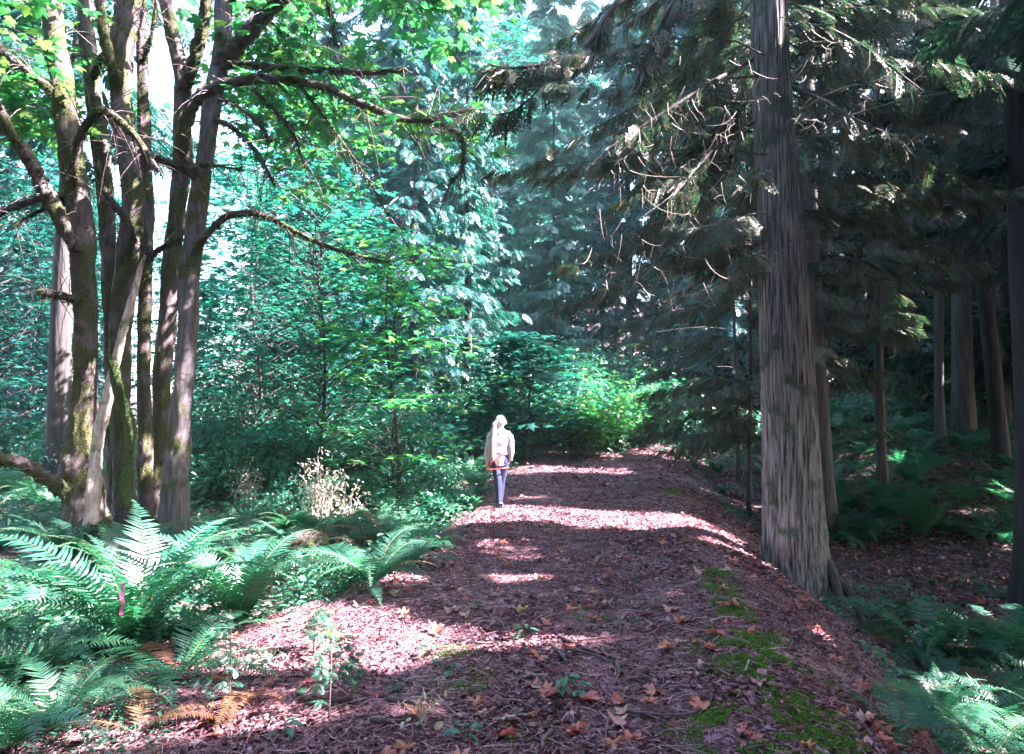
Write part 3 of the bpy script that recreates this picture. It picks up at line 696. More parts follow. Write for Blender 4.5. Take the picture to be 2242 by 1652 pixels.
mp1 = maple('leftmost thick maple trunk, patches of yellow-green moss lit by the sun, splayed at its foot', [(190, 1150), (178, 1040), (175, 960), (185, 850), (187, 760), (185, 640), (180, 520), (165, 400), (148, 280), (130, 150), (110, 0)], 9.0,
    [.30, .27, .20, .16, .16, .155, .17, .17, .17, .16, .15], M_BARK_M,
    [([(152, 560), (140, 500), (100, 420), (60, 345), (25, 290), (-30, 200)], (9.0, 8.6), .09, .07), ([(130, 215), (80, 170), (30, 135), (-40, 95)], (9.1, 8.8), .05, .03),
     ([(135, 425), (90, 432), (40, 450), (-20, 475)], (9.0, 8.9), .045, .03), ([(100, 425), (60, 470), (30, 495)], (8.9, 8.7), .025, .01),
     ([(165, 400), (160, 345), (180, 290), (215, 245), (250, 255), (300, 305), (345, 375)], (8.9, 8.5), .06, .03), ([(165, 655), (125, 646), (85, 638)], (8.9, 8.5), .045, .05),
     ([(160, 1110), (100, 1050), (50, 1015), (-30, 1000)], (8.9, 8.3), .10, .05)], 41, 5000, flare=.5)
mp2 = maple('slender maple trunk second from the left, dark with moss and half hidden', [(252, 1110), (250, 1000), (248, 850), (243, 700), (238, 560), (230, 420), (212, 270), (198, 150), (186, 0)], 10.3,
    [.13, .12, .12, .12, .12, .13, .14, .13, .12], M_BARK_M, [([(205, 150), (235, 100), (265, 85)], (10.2, 10), .05, .04), ([(240, 80), (262, 60), (290, 40)], (10, 10), .03, .02)], 42)
mp3 = maple('third maple trunk from the left, leaning and sinuous, widest near the top of the photo', [(272, 1120), (268, 1000), (262, 880), (262, 760), (272, 640), (280, 540), (292, 420), (272, 290), (262, 180), (270, 80), (285, 0)], 9.7,
    [.17, .16, .15, .15, .16, .165, .16, .16, .17, .19, .2], M_BARK_M,
    [([(300, 560), (290, 480), (230, 420), (215, 360)], (9.5, 9.2), .05, .03), ([(262, 180), (238, 120), (225, 60), (215, -40)], (9.6, 9.7), .08, .06)], 43)
mp4 = maple('fourth maple trunk from the left, thin and upright', [(318, 1105), (318, 1000), (316, 850), (316, 700), (320, 560), (322, 450), (318, 300), (312, 180), (310, 60)], 10.1,
    [.12, .115, .105, .105, .105, .105, .10, .09, .08], M_BARK_M, [([(318, 110), (335, 70), (340, 20), (342, -30)], (10, 10), .03, .02)], 44)
mp5 = maple('fifth maple trunk from the left, dark and mossy, forking near the top', [(348, 1085), (348, 1000), (354, 860), (364, 720), (374, 600), (386, 480), (398, 370), (400, 250), (396, 150), (378, 80), (362, 0)], 10.6,
    [.15, .14, .14, .15, .15, .14, .15, .16, .14, .12, .11], M_BARK_M, [([(400, 190), (425, 130), (445, 60), (455, -20)], (10.6, 10.4), .10, .08), ([(320, 575), (350, 545), (395, 522)], (10.0, 9.6), .05, .015)], 45)
mp6 = maple('rightmost maple trunk of the clump, smooth grey bark with a mossy right edge', [(385, 1065), (392, 980), (400, 870), (408, 760), (414, 640), (425, 520), (440, 400), (455, 300), (470, 200), (488, 100), (490, 0)], 9.4,
    [.19, .165, .16, .155, .15, .145, .14, .14, .14, .13, .12], M_BARK_G,
    [([(495, 130), (540, 75), (585, 30), (640, -30)], (9.4, 9.2), .10, .09), ([(485, 125), (560, 142), (640, 152), (720, 155), (800, 160), (890, 153)], (9.4, 8.8), .055, .025),
     ([(345, 375), (385, 300), (425, 225), (475, 190), (560, 174), (640, 178), (720, 195), (800, 232), (880, 260), (950, 268), (1008, 296)], (9.3, 8.5), .085, .022), ([(870, 258), (930, 262), (980, 250), (1040, 238)], (8.7, 8.5), .022, .008),
     ([(432, 560), (450, 515), (490, 478), (545, 467), (600, 480), (650, 510), (740, 548), (850, 575)], (9.3, 8.9), .05, .015), ([(470, 240), (520, 283), (560, 330), (585, 375), (602, 402)], (9.3, 9.0), .03, .014),
     ([(490, 200), (530, 235), (565, 270), (592, 308)], (9.4, 9.2), .022, .01), ([(545, 185), (600, 240), (640, 290), (668, 365)], (9.2, 8.9), .025, .01), ([(1008, 294), (1015, 330), (1012, 370), (985, 400)], (8.5, 8.5), .014, .006),
     ([(655, 185), (720, 270), (790, 370), (850, 470)], (9.0, 8.8), .012, .006), ([(700, -40), (725, 30), (735, 100)], (9.0, 9.0), .02, .012), ([(505, -10), (560, 20), (620, 70), (660, 100)], (9.6, 9.9), .02, .012),
     ([(400, 370), (360, 355), (345, 345)], (9.3, 9.4), .05, .05), ([(390, 345), (450, 360), (530, 372)], (9.4, 9.2), .022, .008)], 46, 1500)

def maple_leaves(tree, o, regions, n, seed, mat=M_MAPLE, tmpl=MAPLE, size=(.13, .22), per=14, rad=.42, twigs=True, carve=True, flat=.08):
    """leaf clusters at the ends of twigs: regions are (u0, u1, v0, v1, Y0, Y1, weight)"""
    rr = np.random.default_rng(seed); w = np.array([q[6] for q in regions]); C = []
    for q in regions:
        m = int(n * q[6] / w.sum())
        for k in range(m):
            u, v, Y = rr.uniform(q[0], q[1]), rr.uniform(q[2], q[3]), rr.uniform(q[4], q[5])
            if vnoise(u / 70 + seed, v / 60) < .42: continue
            C.append(at(u, v, Y))
    C = np.array(C)
    if carve: C = C[~in_gap(C, .3, False) & ~in_gap(C)]
    m = len(C); N = m * per
    off = rr.normal(0, 1, (m, per, 3)) * [rad * .7, rad * .7, flat]
    p = (C[:, None] + off); d = unit(off * [1, 1, .3] + rr.normal(0, .12, (m, per, 3)) + [0, 0, -.12]); p = p.reshape(-1, 3); d = d.reshape(-1, 3)
    B = basis(d, unit(np.array([0, 0, 1.0]) + rr.normal(0, .28, (len(p), 3))), r=rr); s = rr.uniform(size[0], size[1], len(p))
    cr = MB(); cr.many(tmpl, p - o, B, s)
    cr.obj('crown', mat, tree, smooth=False)
    if twigs:
        q = C[:, None] + off[:, ::2]; base = C + rr.normal(0, .25, (m, 3)) + [-.25, 0, .15]
        a = np.repeat(base[:, None], q.shape[1], 1).reshape(-1, 3); b = np.repeat(C[:, None], q.shape[1], 1).reshape(-1, 3); q = q.reshape(-1, 3)
        tw = MB(); tw.add(*tubes3(np.stack([a, b, (b + q) / 2 + [0, 0, .03], q], 1) - o, .005, .0015)); tw.obj('twigs', M_TWIG, tree)

maple_leaves(mp6[0], mp6[1], [(520, 1080, -160, 130, 8, 13, 1.5), (480, 1020, 120, 300, 8.5, 14, 1.1), (520, 660, -60, 180, 9, 12, .3), (840, 1100, 250, 420, 8.6, 11, .25), (600, 820, 300, 430, 11, 14, .4)], 370, 1)
maple_leaves(mp1[0], mp1[1], [(-80, 90, -120, 180, 8, 13, 1), (-80, 150, 180, 300, 9.5, 13, .8), (40, 330, 40, 180, 10, 13, .3)], 170, 2)
maple_leaves(mp4[0], mp4[1], [(220, 480, -80, 70, 11, 13, .6), (180, 480, 60, 300, 12, 15, .6)], 90, 3)

# young maples in the middle, leaves in flat layers
def layered(label, u, Y, H, Rad, n, seed, mat=M_MAPLE_D, tmpl=MAPLE_S, size=(.12, .2), per=16, z0=.8, lean=0, cat='tree', nm='young_maple', group=None, r0=.05):
    o = np.array([px(u, Y), Y, 0]); o[2] = float(height(o[0], Y)); t = thing(nm, label, cat, o, 0, group); rr = np.random.default_rng(seed)
    zz = np.linspace(-.3, H * .95, 9); ax = np.stack([lean * zz / H + .12 * np.sin(zz + seed), .1 * np.cos(zz * .8), zz], 1)
    tr = MB(); tr.add(*tube(ax, np.linspace(r0, .012, 9), 8, .15, res=30))
    h = z0 + (H - z0) * (np.arange(n) + rr.random(n)) / n; az = rr.uniform(0, 6.283, n); ll = Rad * np.sqrt(rr.uniform(.1, 1, n)) * (1 - .55 * ((h - z0) / (H - z0)) ** 2)
    C = np.stack([np.cos(az) * ll + lean * h / H, np.sin(az) * ll, h + .1 * ll], 1); S0 = np.stack([lean * h / H, 0 * h, np.maximum(h - .35 * ll, .1)], 1)
    tr.add(*tubes3(np.stack([S0, S0 * .6 + C * .4 + [0, 0, .06], C], 1), .014, .003)); tr.obj('trunk', M_BARK_D, t)
    off = rr.normal(0, 1, (n, per, 3)) * [.30, .30, .045]; p = (C[:, None] + off).reshape(-1, 3); d = unit(off * [1, 1, .3] + [0, 0, -.05]).reshape(-1, 3)
    B = basis(d, unit(np.array([0, 0, 1.0]) + rr.normal(0, .22, (len(p), 3))), r=rr)
    cr = MB(); cr.many(tmpl, p, B, rr.uniform(size[0], size[1], len(p))); cr.obj('crown', mat, t, smooth=False)
    return t
for k, (u, Y, H, Rd, n, lab) in enumerate([
    (700, 15, 6.5, 2.6, 230, 'young maple with flat layers of bright green leaves under the long arching mossy limb'),
    (560, 17.5, 7.5, 2.5, 220, 'young maple just right of the maple clump, its leaves in flat layers'),
    (860, 13.8, 5.2, 1.6, 110, 'slender young maple in front of the bluish hemlock, light green leaves'),
    (640, 22, 11, 3.2, 260, 'taller young maple farther back between the maple clump and the bluish hemlock'),
    (820, 30, 15, 3.8, 300, 'tall maple crown against the sky left of the bluish hemlock'),
    (1110, 40, 20, 4.2, 320, 'tall leafy maple at the far end of the path, left of its axis'),
    (480, 27, 5.5, 2.6, 160, 'hazy maple seen through the gap right of the maple clump'),
    (1150, 20, 3.4, 1.5, 110, 'low young maple left of the bushes that close the path')]):
    layered(lab, u, Y, H, Rd, n, 200 + k, size=(.12, .2) if Y < 20 else (.2, .34), mat=M_MAPLE if k in (2, 4) else M_MAPLE_D)
for k, (u, Y) in enumerate([(70, 20), (-20, 17), (140, 30), (20, 32), (250, 24)]):
    layered('leafy young tree at the left behind the maple trunks, blurred by sunlight', u, Y, 7 + k % 3 * 1.5, 2.4, 170, 230 + k, size=(.16, .26), group='young leafy trees at the left behind the maple trunks')

# saplings: small hemlocks
saps = {}
for k, (u, v, sc) in enumerate([(600, 985, 1.0), (760, 975, .8), (850, 940, .9), (690, 950, 1.2), (960, 930, .75), (450, 1000, .8), (1480, 900, .9), (1560, 880, 1.0), (1400, 880, .8), (1640, 900, .9), (1880, 880, .8), (2010, 870, .9), (1960, 850, 1.1), (60, 960, .8), (10, 980, 1.0)]):
    g = gat(u, v, 40); q = k % 3
    lab, grp = ('small hemlock sapling among the bushes left of the path', 'hemlock saplings left of the path') if u < 1100 else ('dark hemlock sapling in the shade on the right', 'hemlock saplings on the right')
    if q not in saps:
        saps[q] = conifer_thing('hemlock_sapling', lab, (g[0], g[1]), ((6, 4.5, 7.5)[q], .04, .3, (1.7, 1.3, 1.5)[q], (44, 38, 60)[q], (26, 22, 24)[q], (.34, .28, .4)[q], SPR_MID), PB, grp, seed=300 + q, droop=(.35, .1, .6)[q])
    else: copy_thing(saps[q], g, r.uniform(0, 6.28), sc * r.uniform(.8, 1.2), lab, grp)
# ------------------------------------------------------------------ shrubs
def shrub_mesh(H, Rad, nst, per, seed, tmpl, size, flat=.06, cl=5, spread=.16):
    rr = np.random.default_rng(seed); st = MB(); lf = MB()
    az = rr.uniform(0, 6.283, nst); rl = Rad * np.sqrt(rr.uniform(.05, 1, nst)); hh = H * rr.uniform(.55, 1, nst) * (1 - .35 * (rl / Rad) ** 2)
    o = np.stack([np.cos(az), np.sin(az), 0 * az], 1)
    t = np.linspace(0, 1, 7)
    Pt = o[:, None] * (rl[:, None] * t ** 1.5)[..., None] + rr.normal(0, .12 * Rad, (nst, 1, 3)) * [1, 1, 0] ; Pt[..., 2] = hh[:, None] * (t * 1.35 - .35 * t ** 2.5)
    Pt = Pt + rr.normal(0, .015, Pt.shape); st.add(*tubes3(Pt, .007 + .004 * H, .002))
    i = np.repeat(np.arange(nst), cl); j = rr.integers(2, 7, nst * cl); C = Pt[i, j] + rr.normal(0, .06 + spread * .4, (nst * cl, 3)) * [1, 1, .5]
    st.add(*tubes3(np.stack([Pt[i, j - 1], (Pt[i, j - 1] + C) / 2 + [0, 0, .02], C], 1), .004, .0015))
    off = rr.normal(0, 1, (len(C), per, 3)) * [spread, spread, flat]; p = (C[:, None] + off).reshape(-1, 3)
    d = unit(off * [1, 1, .3] + rr.normal(0, .05, off.shape) - [0, 0, .06]).reshape(-1, 3)
    B = basis(d, unit(np.array([0, 0, 1.0]) + rr.normal(0, .35, (len(p), 3))), r=rr); lf.many(tmpl, p, B, rr.uniform(*size, len(p)))
    return st, lf
def shrub_thing(label, loc, spec, mat, group=None, nm='shrub', cat='shrub', twm=None):
    st, lf = shrub_mesh(*spec); t = thing(nm, label, cat, loc, 0, group); st.obj('stems', twm or M_TWIG, t); lf.obj('leaves', mat, t, smooth=False); return t

# bright vine maples closing the path
vm = [((2.0, 1.5, 34, 12, 1, MAPLE_S, (.09, .17)), M_MAPLE), ((1.6, 1.3, 28, 12, 2, MAPLE_S, (.08, .15)), M_SHRUB), ((1.1, 1.0, 24, 12, 3, OVAL, (.06, .12)), M_SHRUB), ((2.6, 1.5, 34, 11, 4, OVAL, (.08, .14)), M_SHRUB)]
VM = [None] * 4
def put_shrub(kind, u, v, sc, label, group=None, far=60):
    g = gat(u, v, far)
    if VM[kind] is None:
        VM[kind] = shrub_thing(label, g, vm[kind][0], vm[kind][1], group); VM[kind].scale = (sc,) * 3; VM[kind].rotation_euler.z = r.uniform(0, 6)
        return VM[kind]
    c = copy_thing(VM[kind], g, r.uniform(0, 6.28), sc, label, group)
    if 'group' in c and group is None: del c['group']
    return c
put_shrub(0, 1275, 1000, 1.05, 'bright green leafy bush standing at the end of the path, in its middle')
put_shrub(0, 1190, 985, 1.0, 'bright green bush left of the one in the middle of the path end')
put_shrub(0, 1345, 985, .95, 'bright green bush right of the one in the middle of the path end')
put_shrub(1, 1105, 1010, 1.1, 'low leafy bush behind the head and shoulders of the person')
put_shrub(1, 1030, 1010, 1.1, 'low leafy bush left of the person, above the dark ferns')
put_shrub(1, 1420, 960, 1.0, 'small bush with loose twigs beside the far right edge of the path')
put_shrub(3, 1230, 950, 1.2, 'tall blue-green bush rising behind the bright bushes of the path end')
for k, (u, v, kd, sc) in enumerate([(480, 1060, 1, 1.1), (560, 1050, 3, .8), (640, 1070, 1, 1.0), (700, 1030, 3, .9), (770, 1040, 1, 1.1), (840, 1020, 1, 1.2), (900, 1010, 3, .9), (960, 1030, 1, 1.1), (870, 1050, 2, 1.3), (450, 1010, 3, 1.1), (620, 1000, 3, 1.1), (740, 985, 3, 1.2), (1000, 975, 3, 1.1), (920, 965, 3, 1.2), (530, 990, 3, 1.2), (810, 975, 3, 1.1)]):
    put_shrub(kd, u, v, sc, 'teal leafy undergrowth bush left of the path', 'undergrowth bushes left of the path')
for k, (u, v, kd, sc) in enumerate([(1470, 960, 2, 1.2), (1530, 975, 2, 1.1), (1590, 965, 2, 1.2), (1640, 985, 2, 1.1), (1500, 930, 1, 1.0), (1600, 930, 1, 1.0), (1400, 930, 3, .9), (1560, 900, 3, .9), (1310, 930, 3, 1.2), (1160, 930, 3, 1.3)]):
    put_shrub(kd, u, v, sc, 'low leafy bush between the path and the big cedar', 'low bushes between the path and the big cedar')
for k, (u, v, kd, sc) in enumerate([(30, 1040, 1, 1.0), (100, 1010, 1, .9), (-40, 1000, 3, 1.0), (40, 960, 3, 1.0), (120, 1060, 2, 1.0), (210, 1010, 3, .8), (460, 1100, 2, 1.1)]):
    put_shrub(kd, u, v, sc, 'blue-green bush by the maple trunks at the left', 'bushes by the maple trunks at the left')
for k, (u, v, kd, sc) in enumerate([(1860, 890, 3, .8), (1930, 900, 1, .9), (2010, 880, 3, .9), (2160, 920, 1, 1.0), (1900, 930, 2, 1.1)]):
    put_shrub(kd, u, v, sc, 'shaded bush in the dark wood right of the big cedar', 'shaded bushes in the dark wood')
for k, (u, Y, kd, sc) in enumerate([(1080, 27, 3, 1.3), (1130, 25, 0, 1.4), (1200, 28, 3, 1.5), (1260, 30, 0, 1.7), (1320, 28, 3, 1.4), (1380, 26, 0, 1.3), (1430, 30, 3, 1.4), (1010, 26, 0, 1.4), (950, 24, 3, 1.3), (1290, 23, 1, 1.6), (1350, 24, 0, 1.2), (1230, 24.5, 0, 1.3), (1160, 23, 1, 1.6), (1420, 24, 1, 1.5)]):
    x = px(u, Y); z = float(height(x, Y)); a = (z - CAMZ) / Y; v = CV - FPX * math.tan(math.atan(a) - PITCH)
    put_shrub(kd, u, v, sc, 'light green bush in the hazy thicket beyond the end of the path', 'bushes beyond the end of the path', 90)
for k, (u, v, sc) in enumerate([(880, 1150, .5), (945, 1150, .45), (1000, 1110, .45), (820, 1130, .6), (740, 1120, .6), (660, 1130, .6), (580, 1150, .55), (900, 1090, .7), (970, 1075, .7)]):
    put_shrub(1 if k % 2 else 2, u, v, sc, 'low leafy weed beside the left edge of the path', 'low weeds beside the left edge of the path')
# dry pale plants
def dry_plant(label, u, v, H, Rad, nst, seed, leafy=3, Y=None):
    g = gat(u, v); shrub_thing(label, g, (H, Rad, nst, leafy, seed, OVAL, (.03, .07), .05, 4, .05), M_DRY, nm='dry_plant', cat='dried plant', twm=M_PALETWIG)
dry_plant('tall dried plant with pale curled seed heads, left of the path in the sunlight', 705, 1165, 1.5, .5, 22, 1, 6)
dry_plant('pale dried weed with open branches beside the mossy log', 765, 1175, 1.15, .35, 14, 7, 4)
dry_plant('dried plant hung with brown withered leaves, between the maples and the path', 545, 1130, 1.0, .3, 14, 2, 8)
dry_plant('thin dried plant with bare reddish stems at the foot of the maple clump', 345, 1150, .95, .35, 11, 3, 2)
dry_plant('tangle of pale sunlit twigs beside the far path, left of the big cedar', 1600, 985, 1.1, .8, 16, 4, 2)
dry_plant('short dried seedling stalk standing on the litter at the bottom left', 925, 1600, .3, .04, 3, 5, 1)

# ------------------------------------------------------------------ ferns
FR = []; rr = np.random.default_rng(5)
def frond_mesh(i):
    spec = [dict(e0=82, e1=10), dict(e0=75, e1=-10), dict(e0=68, e1=-30), dict(e0=60, e1=-45), dict(e0=50, e1=-45), dict(e0=38, e1=-50), dict(e0=25, e1=-35), dict(e0=72, e1=-20)][i]
    V, F, M = frond(n=38, width=.145, seed=i, **spec); mb = MB(); mb.add(V, F[M == 0], 0); mb.add(V, F[M == 1], 1); return mb
for i in range(8): FR.append(frond_mesh(i).mesh('frond', [M_FERN, M_RACHIS], False))
DEADF = {}
def one_frond(parent, me, az, sc, roll=0, nm='frond', wid=1.0):
    if me in FR and rr.random() < .07:
        if me.name not in DEADF: DEADF[me.name] = me.copy(); DEADF[me.name].materials[0] = M_FERN_DEAD
        me = DEADF[me.name]
    o = link(nm, me, parent); o.rotation_euler = (roll, 0, az); o.scale = (sc, sc * wid, sc); return o
def fern(label, g, size, n, rr, kinds=(0, 1, 2, 3, 4, 5), group=None, az0=0, arc=6.283, nm='sword_fern', dead=0, up=.02):
    t = thing(nm, label, 'fern', (g[0], g[1], g[2] - .02), 0, group)
    for k in range(n):
        i = int(rr.choice(kinds)); az = az0 + arc * ((k + rr.random() * .8) / n - .5)
        one_frond(t, FR[i], az, size * rr.uniform(.7, 1.12), rr.uniform(-.25, .25), wid=rr.uniform(.9, 1.2))
    return t
DOWN = -math.pi / 2
F = lambda lab, u, v, s, n, kinds=(0, 1, 2, 3, 4, 5), **k: fern(lab, gat(u, v), s, n, rr, kinds, **k)
F('large sword fern with upright fronds at the lower left, below the leftmost maple trunk', 285, 1440, 1.45, 19, (0, 0, 1, 1, 2, 7))
F('sword fern with tall sunlit fronds at the left end of the large sunlit patch', 520, 1375, 1.2, 15, (0, 1, 1, 7, 2))
F('wide spreading sword fern with arching teal fronds at the left edge of the path', 815, 1285, 1.0, 20, (2, 3, 3, 4, 4, 5))
F('fern in the bottom left corner of the photo, its fronds cut off by the frame', 30, 1640, .75, 11, (1, 2, 3, 4))
F('low sword fern arching over the litter, right of the large upright fern', 400, 1475, .8, 14, (3, 4, 5, 6, 2))
F('sword fern near the lower left edge with one pale frond hanging forward', 85, 1500, .85, 13, (1, 2, 3, 4, 5))
F('sunlit yellow-green fern behind the spreading fern at the left of the path', 690, 1255, .85, 15, (0, 1, 2, 3))
F('sunlit fern between the tall dried plant and the mossy log', 770, 1190, .95, 16, (1, 2, 3, 7))
F('tall sunlit fern standing right of the mossy log, above the spreading fern', 830, 1225, 1.0, 16, (0, 1, 1, 7, 2))
F('upright sunlit fern below the tall dried plant', 735, 1235, .95, 14, (0, 1, 7, 2))
F('blue-green fern in the shaded hollow left of the person', 930, 1125, 1.2, 20, (1, 2, 3, 4, 5))
F('dark fern behind the blue-green fern in the hollow', 860, 1075, 1.15, 18, (1, 2, 3, 4))
F('small light fern with stiff straight fronds beside the feet of the person', 1035, 1122, .5, 6, (0, 1, 7))
F('bushy fern at the foot of the sunlit shrubs, left of the hollow', 640, 1190, .9, 16, (1, 2, 3))
F('fern glinting in the sun under the maple clump', 450, 1255, .9, 14, (1, 2, 3, 4))
F('fern at the foot of the leftmost maple trunk', 250, 1250, .8, 14, (1, 2, 3, 4))
F('long-fronded fern on the bank right of the foot of the big cedar', 2030, 1440, 1.35, 15, (2, 3, 3, 4, 5))
F('glossy fern at the right edge, level with the foot of the big cedar', 2190, 1440, 1.15, 15, (2, 3, 4, 5))
F('fern low in the bottom right corner with dark drooping fronds', 2230, 1600, 1.1, 15, (2, 3, 4, 5))
F('dark spreading fern on the forest floor right of the big cedar', 1905, 1190, 1.25, 18, (2, 3, 4, 4, 5))
F('dark fern in front of the patch of sunlit floor right of the cedar', 1990, 1130, 1.1, 16, (2, 3, 4))
F('small upright fern caught by sun, right of the big cedar at bush height', 1865, 955, 1.1, 7, (0, 1, 7))
F('fern below the mossy brink of the path, bottom right', 1960, 1610, .7, 12, (3, 4, 5))
# lady fern
lf = []
for i in range(3):
    V, Fa, M = frond(n=24, width=.23, kind='lady', seed=20 + i, e0=(72, 58, 45)[i], e1=(-15, -30, -40)[i]); mb = MB(); mb.add(V, Fa[M == 0], 0); mb.add(V, Fa[M == 1], 1); lf.append(mb.mesh('frond', [M_FERN_L, M_RACHIS], False))
g = gat(2165, 1700); t = thing('lady_fern', 'pale lacy fern frond standing up in the bottom right corner', 'fern', g)
for k, (i, az, s) in enumerate([(0, math.pi * .96, 1.0), (1, math.pi * .8, .8), (1, 2.2, .7), (2, math.pi * 1.15, .75), (1, .4, .7), (2, 5.3, .6)]): one_frond(t, lf[i], az, s, 0)
g = gat(2010, 1590); t = thing('lady_fern', 'light green lacy fern drooping left below the pale frond', 'fern', g)
for k, (i, az, s) in enumerate([(1, math.pi * 1.0, .6), (2, math.pi * .8, .6), (2, math.pi * 1.2, .55), (1, 1.2, .5)]): one_frond(t, lf[i], az, s, 0)
# withered fern fronds lying down
dm = FR[5].copy(); dm.materials[0] = M_FERN_DEAD
for u, v, lab in [(560, 1530, 'withered rust-brown fern lying on the litter at the lower left'), (300, 1610, 'brown dead fern fronds flattened at the bottom left'), (2000, 1500, 'brown withered fern under the long-fronded fern on the right bank')]:
    g = gat(u, v); t = thing('withered_fern', lab, 'fern', g)
    for k in range(6): one_frond(t, dm, rr.uniform(0, 6.28), rr.uniform(.4, .65), rr.uniform(-.3, .3))

# the many other ferns: a few whole plants, copied
def fern_proto(seed, n, kinds):
    q = np.random.default_rng(seed); mb = MB()
    for k in range(n):
        i = int(q.choice(kinds)); me = FR[i]; V = np.zeros(len(me.vertices) * 3, np.float32); me.vertices.foreach_get('co', V); V = V.reshape(-1, 3)
        Fx = np.zeros(len(me.loops), np.int32); me.loops.foreach_get('vertex_index', Fx); Fx = Fx.reshape(-1, 3); mi = np.zeros(len(me.polygons), np.int32); me.polygons.foreach_get('material_index', mi)
        a = 6.283 * (k + q.random() * .8) / n; s = q.uniform(.7, 1.1); c, sn = math.cos(a) * s, math.sin(a) * s
        W = V @ np.array([[c, sn, 0], [-sn, c, 0], [0, 0, s]])
        mb.add(W, Fx[mi == 0], 0); mb.add(W, Fx[mi == 1], 1)
    return mb.mesh('fern', [M_FERN, M_RACHIS], False)
FP = [fern_proto(60 + k, 15, ks) for k, ks in enumerate([(1, 2, 3, 4), (2, 3, 4, 5), (0, 1, 2, 7), (3, 4, 5, 6)])]
def fern_copy(u, v, s, label, group):
    g = gat(u, v, 60); o = link('sword_fern', FP[int(rr.integers(0, 4))], None, g - [0, 0, .03]); o.rotation_euler = (rr.uniform(-.1, .1), rr.uniform(-.1, .1), rr.uniform(0, 6.28)); o.scale = (s, s, s * rr.uniform(.85, 1.15))
    tag(o, label, 'fern', group)
def scatter_ferns(n, ur, vr, sr, label, group, ok=lambda x, y: True, dmin=.75):
    pts = []; tries = 0
    while len(pts) < n and tries < n * 40:
        tries += 1; u, v = rr.uniform(*ur), rr.uniform(*vr); g = gat(u, v, 60)
        if g[1] > 45 or not ok(g[0], g[1]) or any((g[0] - p[0]) ** 2 + (g[1] - p[1]) ** 2 < dmin ** 2 for p in pts): continue
        pts.append(g); fern_copy(u, v, rr.uniform(*sr), label, group)
off_path = lambda x, y: x < xl(y) - .35 or x > xr(y) + 1.3
scatter_ferns(34, (-30, 330), (1010, 1330), (.8, 1.25), 'blue-green sword fern in the fern bed at the far left', 'sword ferns in the fern bed at the far left', off_path, .8)
scatter_ferns(22, (330, 720), (1120, 1290), (.65, .95), 'sword fern among the plants between the maple clump and the path', 'sword ferns between the maple clump and the path', off_path, .6)
scatter_ferns(24, (600, 985), (1165, 1300), (.6, .95), 'sword fern in the sunlit clump at the left edge of the path', 'sword ferns at the left edge of the path', lambda x, y: x < xl(y) + .02, .42)
scatter_ferns(26, (640, 1060), (1010, 1150), (.8, 1.25), 'dark sword fern in the hollow left of the person', 'sword ferns in the hollow left of the person', off_path, .7)
scatter_ferns(72, (1800, 2260), (900, 1190), (1.0, 1.6), 'dark sword fern on the shaded slope right of the big cedar', 'sword ferns on the shaded slope', off_path, .8)
scatter_ferns(16, (1420, 1670), (960, 1080), (.5, .8), 'small dark fern on the slope between the path and the big cedar', 'small ferns between the path and the big cedar', lambda x, y: x > xr(y) + .6, .6)
scatter_ferns(14, (2000, 2260), (1340, 1640), (.5, .8), 'glossy fern frond clump on the lower right bank', 'fern clumps on the lower right bank', lambda x, y: x > xr(y) + 1.2, .35)
scatter_ferns(14, (-20, 330), (1330, 1640), (.5, .8), 'fern clump in the dense growth of the lower left', 'fern clumps in the lower left', lambda x, y: x < xl(y) - .4, .35)

# ------------------------------------------------------------------ ground cover, litter, moss (nobody could count these)
def gz(x, y):
    near = np.exp(-np.abs(y - 4) / 14)
    return height(x, y) + (fbm(x * 7, y * 7, 3) * .05 + fbm(x * 22, y * 22, 2) * .022) * near
def yx(n, y0, y1, fx0, fx1, p=1.0):
    y = (y0 ** (1 - p) + rr.random(n) * (y1 ** (1 - p) - y0 ** (1 - p))) ** (1 / (1 - p)) if p != 1 else y0 * (y1 / y0) ** rr.random(n)
    x = fx0(y) + (fx1(y) - fx0(y)) * rr.random(n); return x, y
gc = MB()
def cover(x, y, hmax, size, tmpl, tilt=.5):
    k = vnoise(x * .8 + 3, y * .8) > .30; x, y = x[k], y[k]; n = len(x)
    z = gz(x, y) + hmax * rr.random(n) ** 1.4 * (.35 + vnoise(x * 1.5, y * 1.5))
    a = rr.uniform(0, 6.28, n); d = np.stack([np.cos(a), np.sin(a), rr.normal(0, .25, n)], 1)
    gc.many(tmpl, np.stack([x, y, z], 1), basis(d, unit(np.array([0, 0, 1.0]) + rr.normal(0, tilt, (n, 3))), r=rr), rr.uniform(*size, n))
x, y = yx(26000, 5.5, 22, lambda y: np.minimum(-y * .75, xl(y) - 1), lambda y: xl(y) - .1); cover(x, y, .38, (.035, .10), OVAL)
x, y = yx(5000, 2.6, 9, lambda y: xl(y) - 1.8, lambda y: xl(y) + .1); cover(x, y, .10, (.02, .045), OVAL)
x, y = yx(9000, 3.2, 9, lambda y: xr(y) + .95, lambda y: y * .75 + .5); cover(x, y, .12, (.03, .075), OVAL)
x, y = yx(12000, 9, 26, lambda y: xr(y) + .7, lambda y: y * .75 + 1); k = vnoise(x * .5, y * .5) > .45; cover(x[k], y[k], .2, (.05, .11), OVAL)
x, y = yx(9000, 20, 36, lambda y: -y * .5, lambda y: xr(y) + 4); cover(x, y, .6, (.08, .2), OVAL)
tag(gc.obj('ground_cover', M_COVER, smooth=False), 'low leafy plants covering the ground beside the path', 'ground cover', kind='stuff')

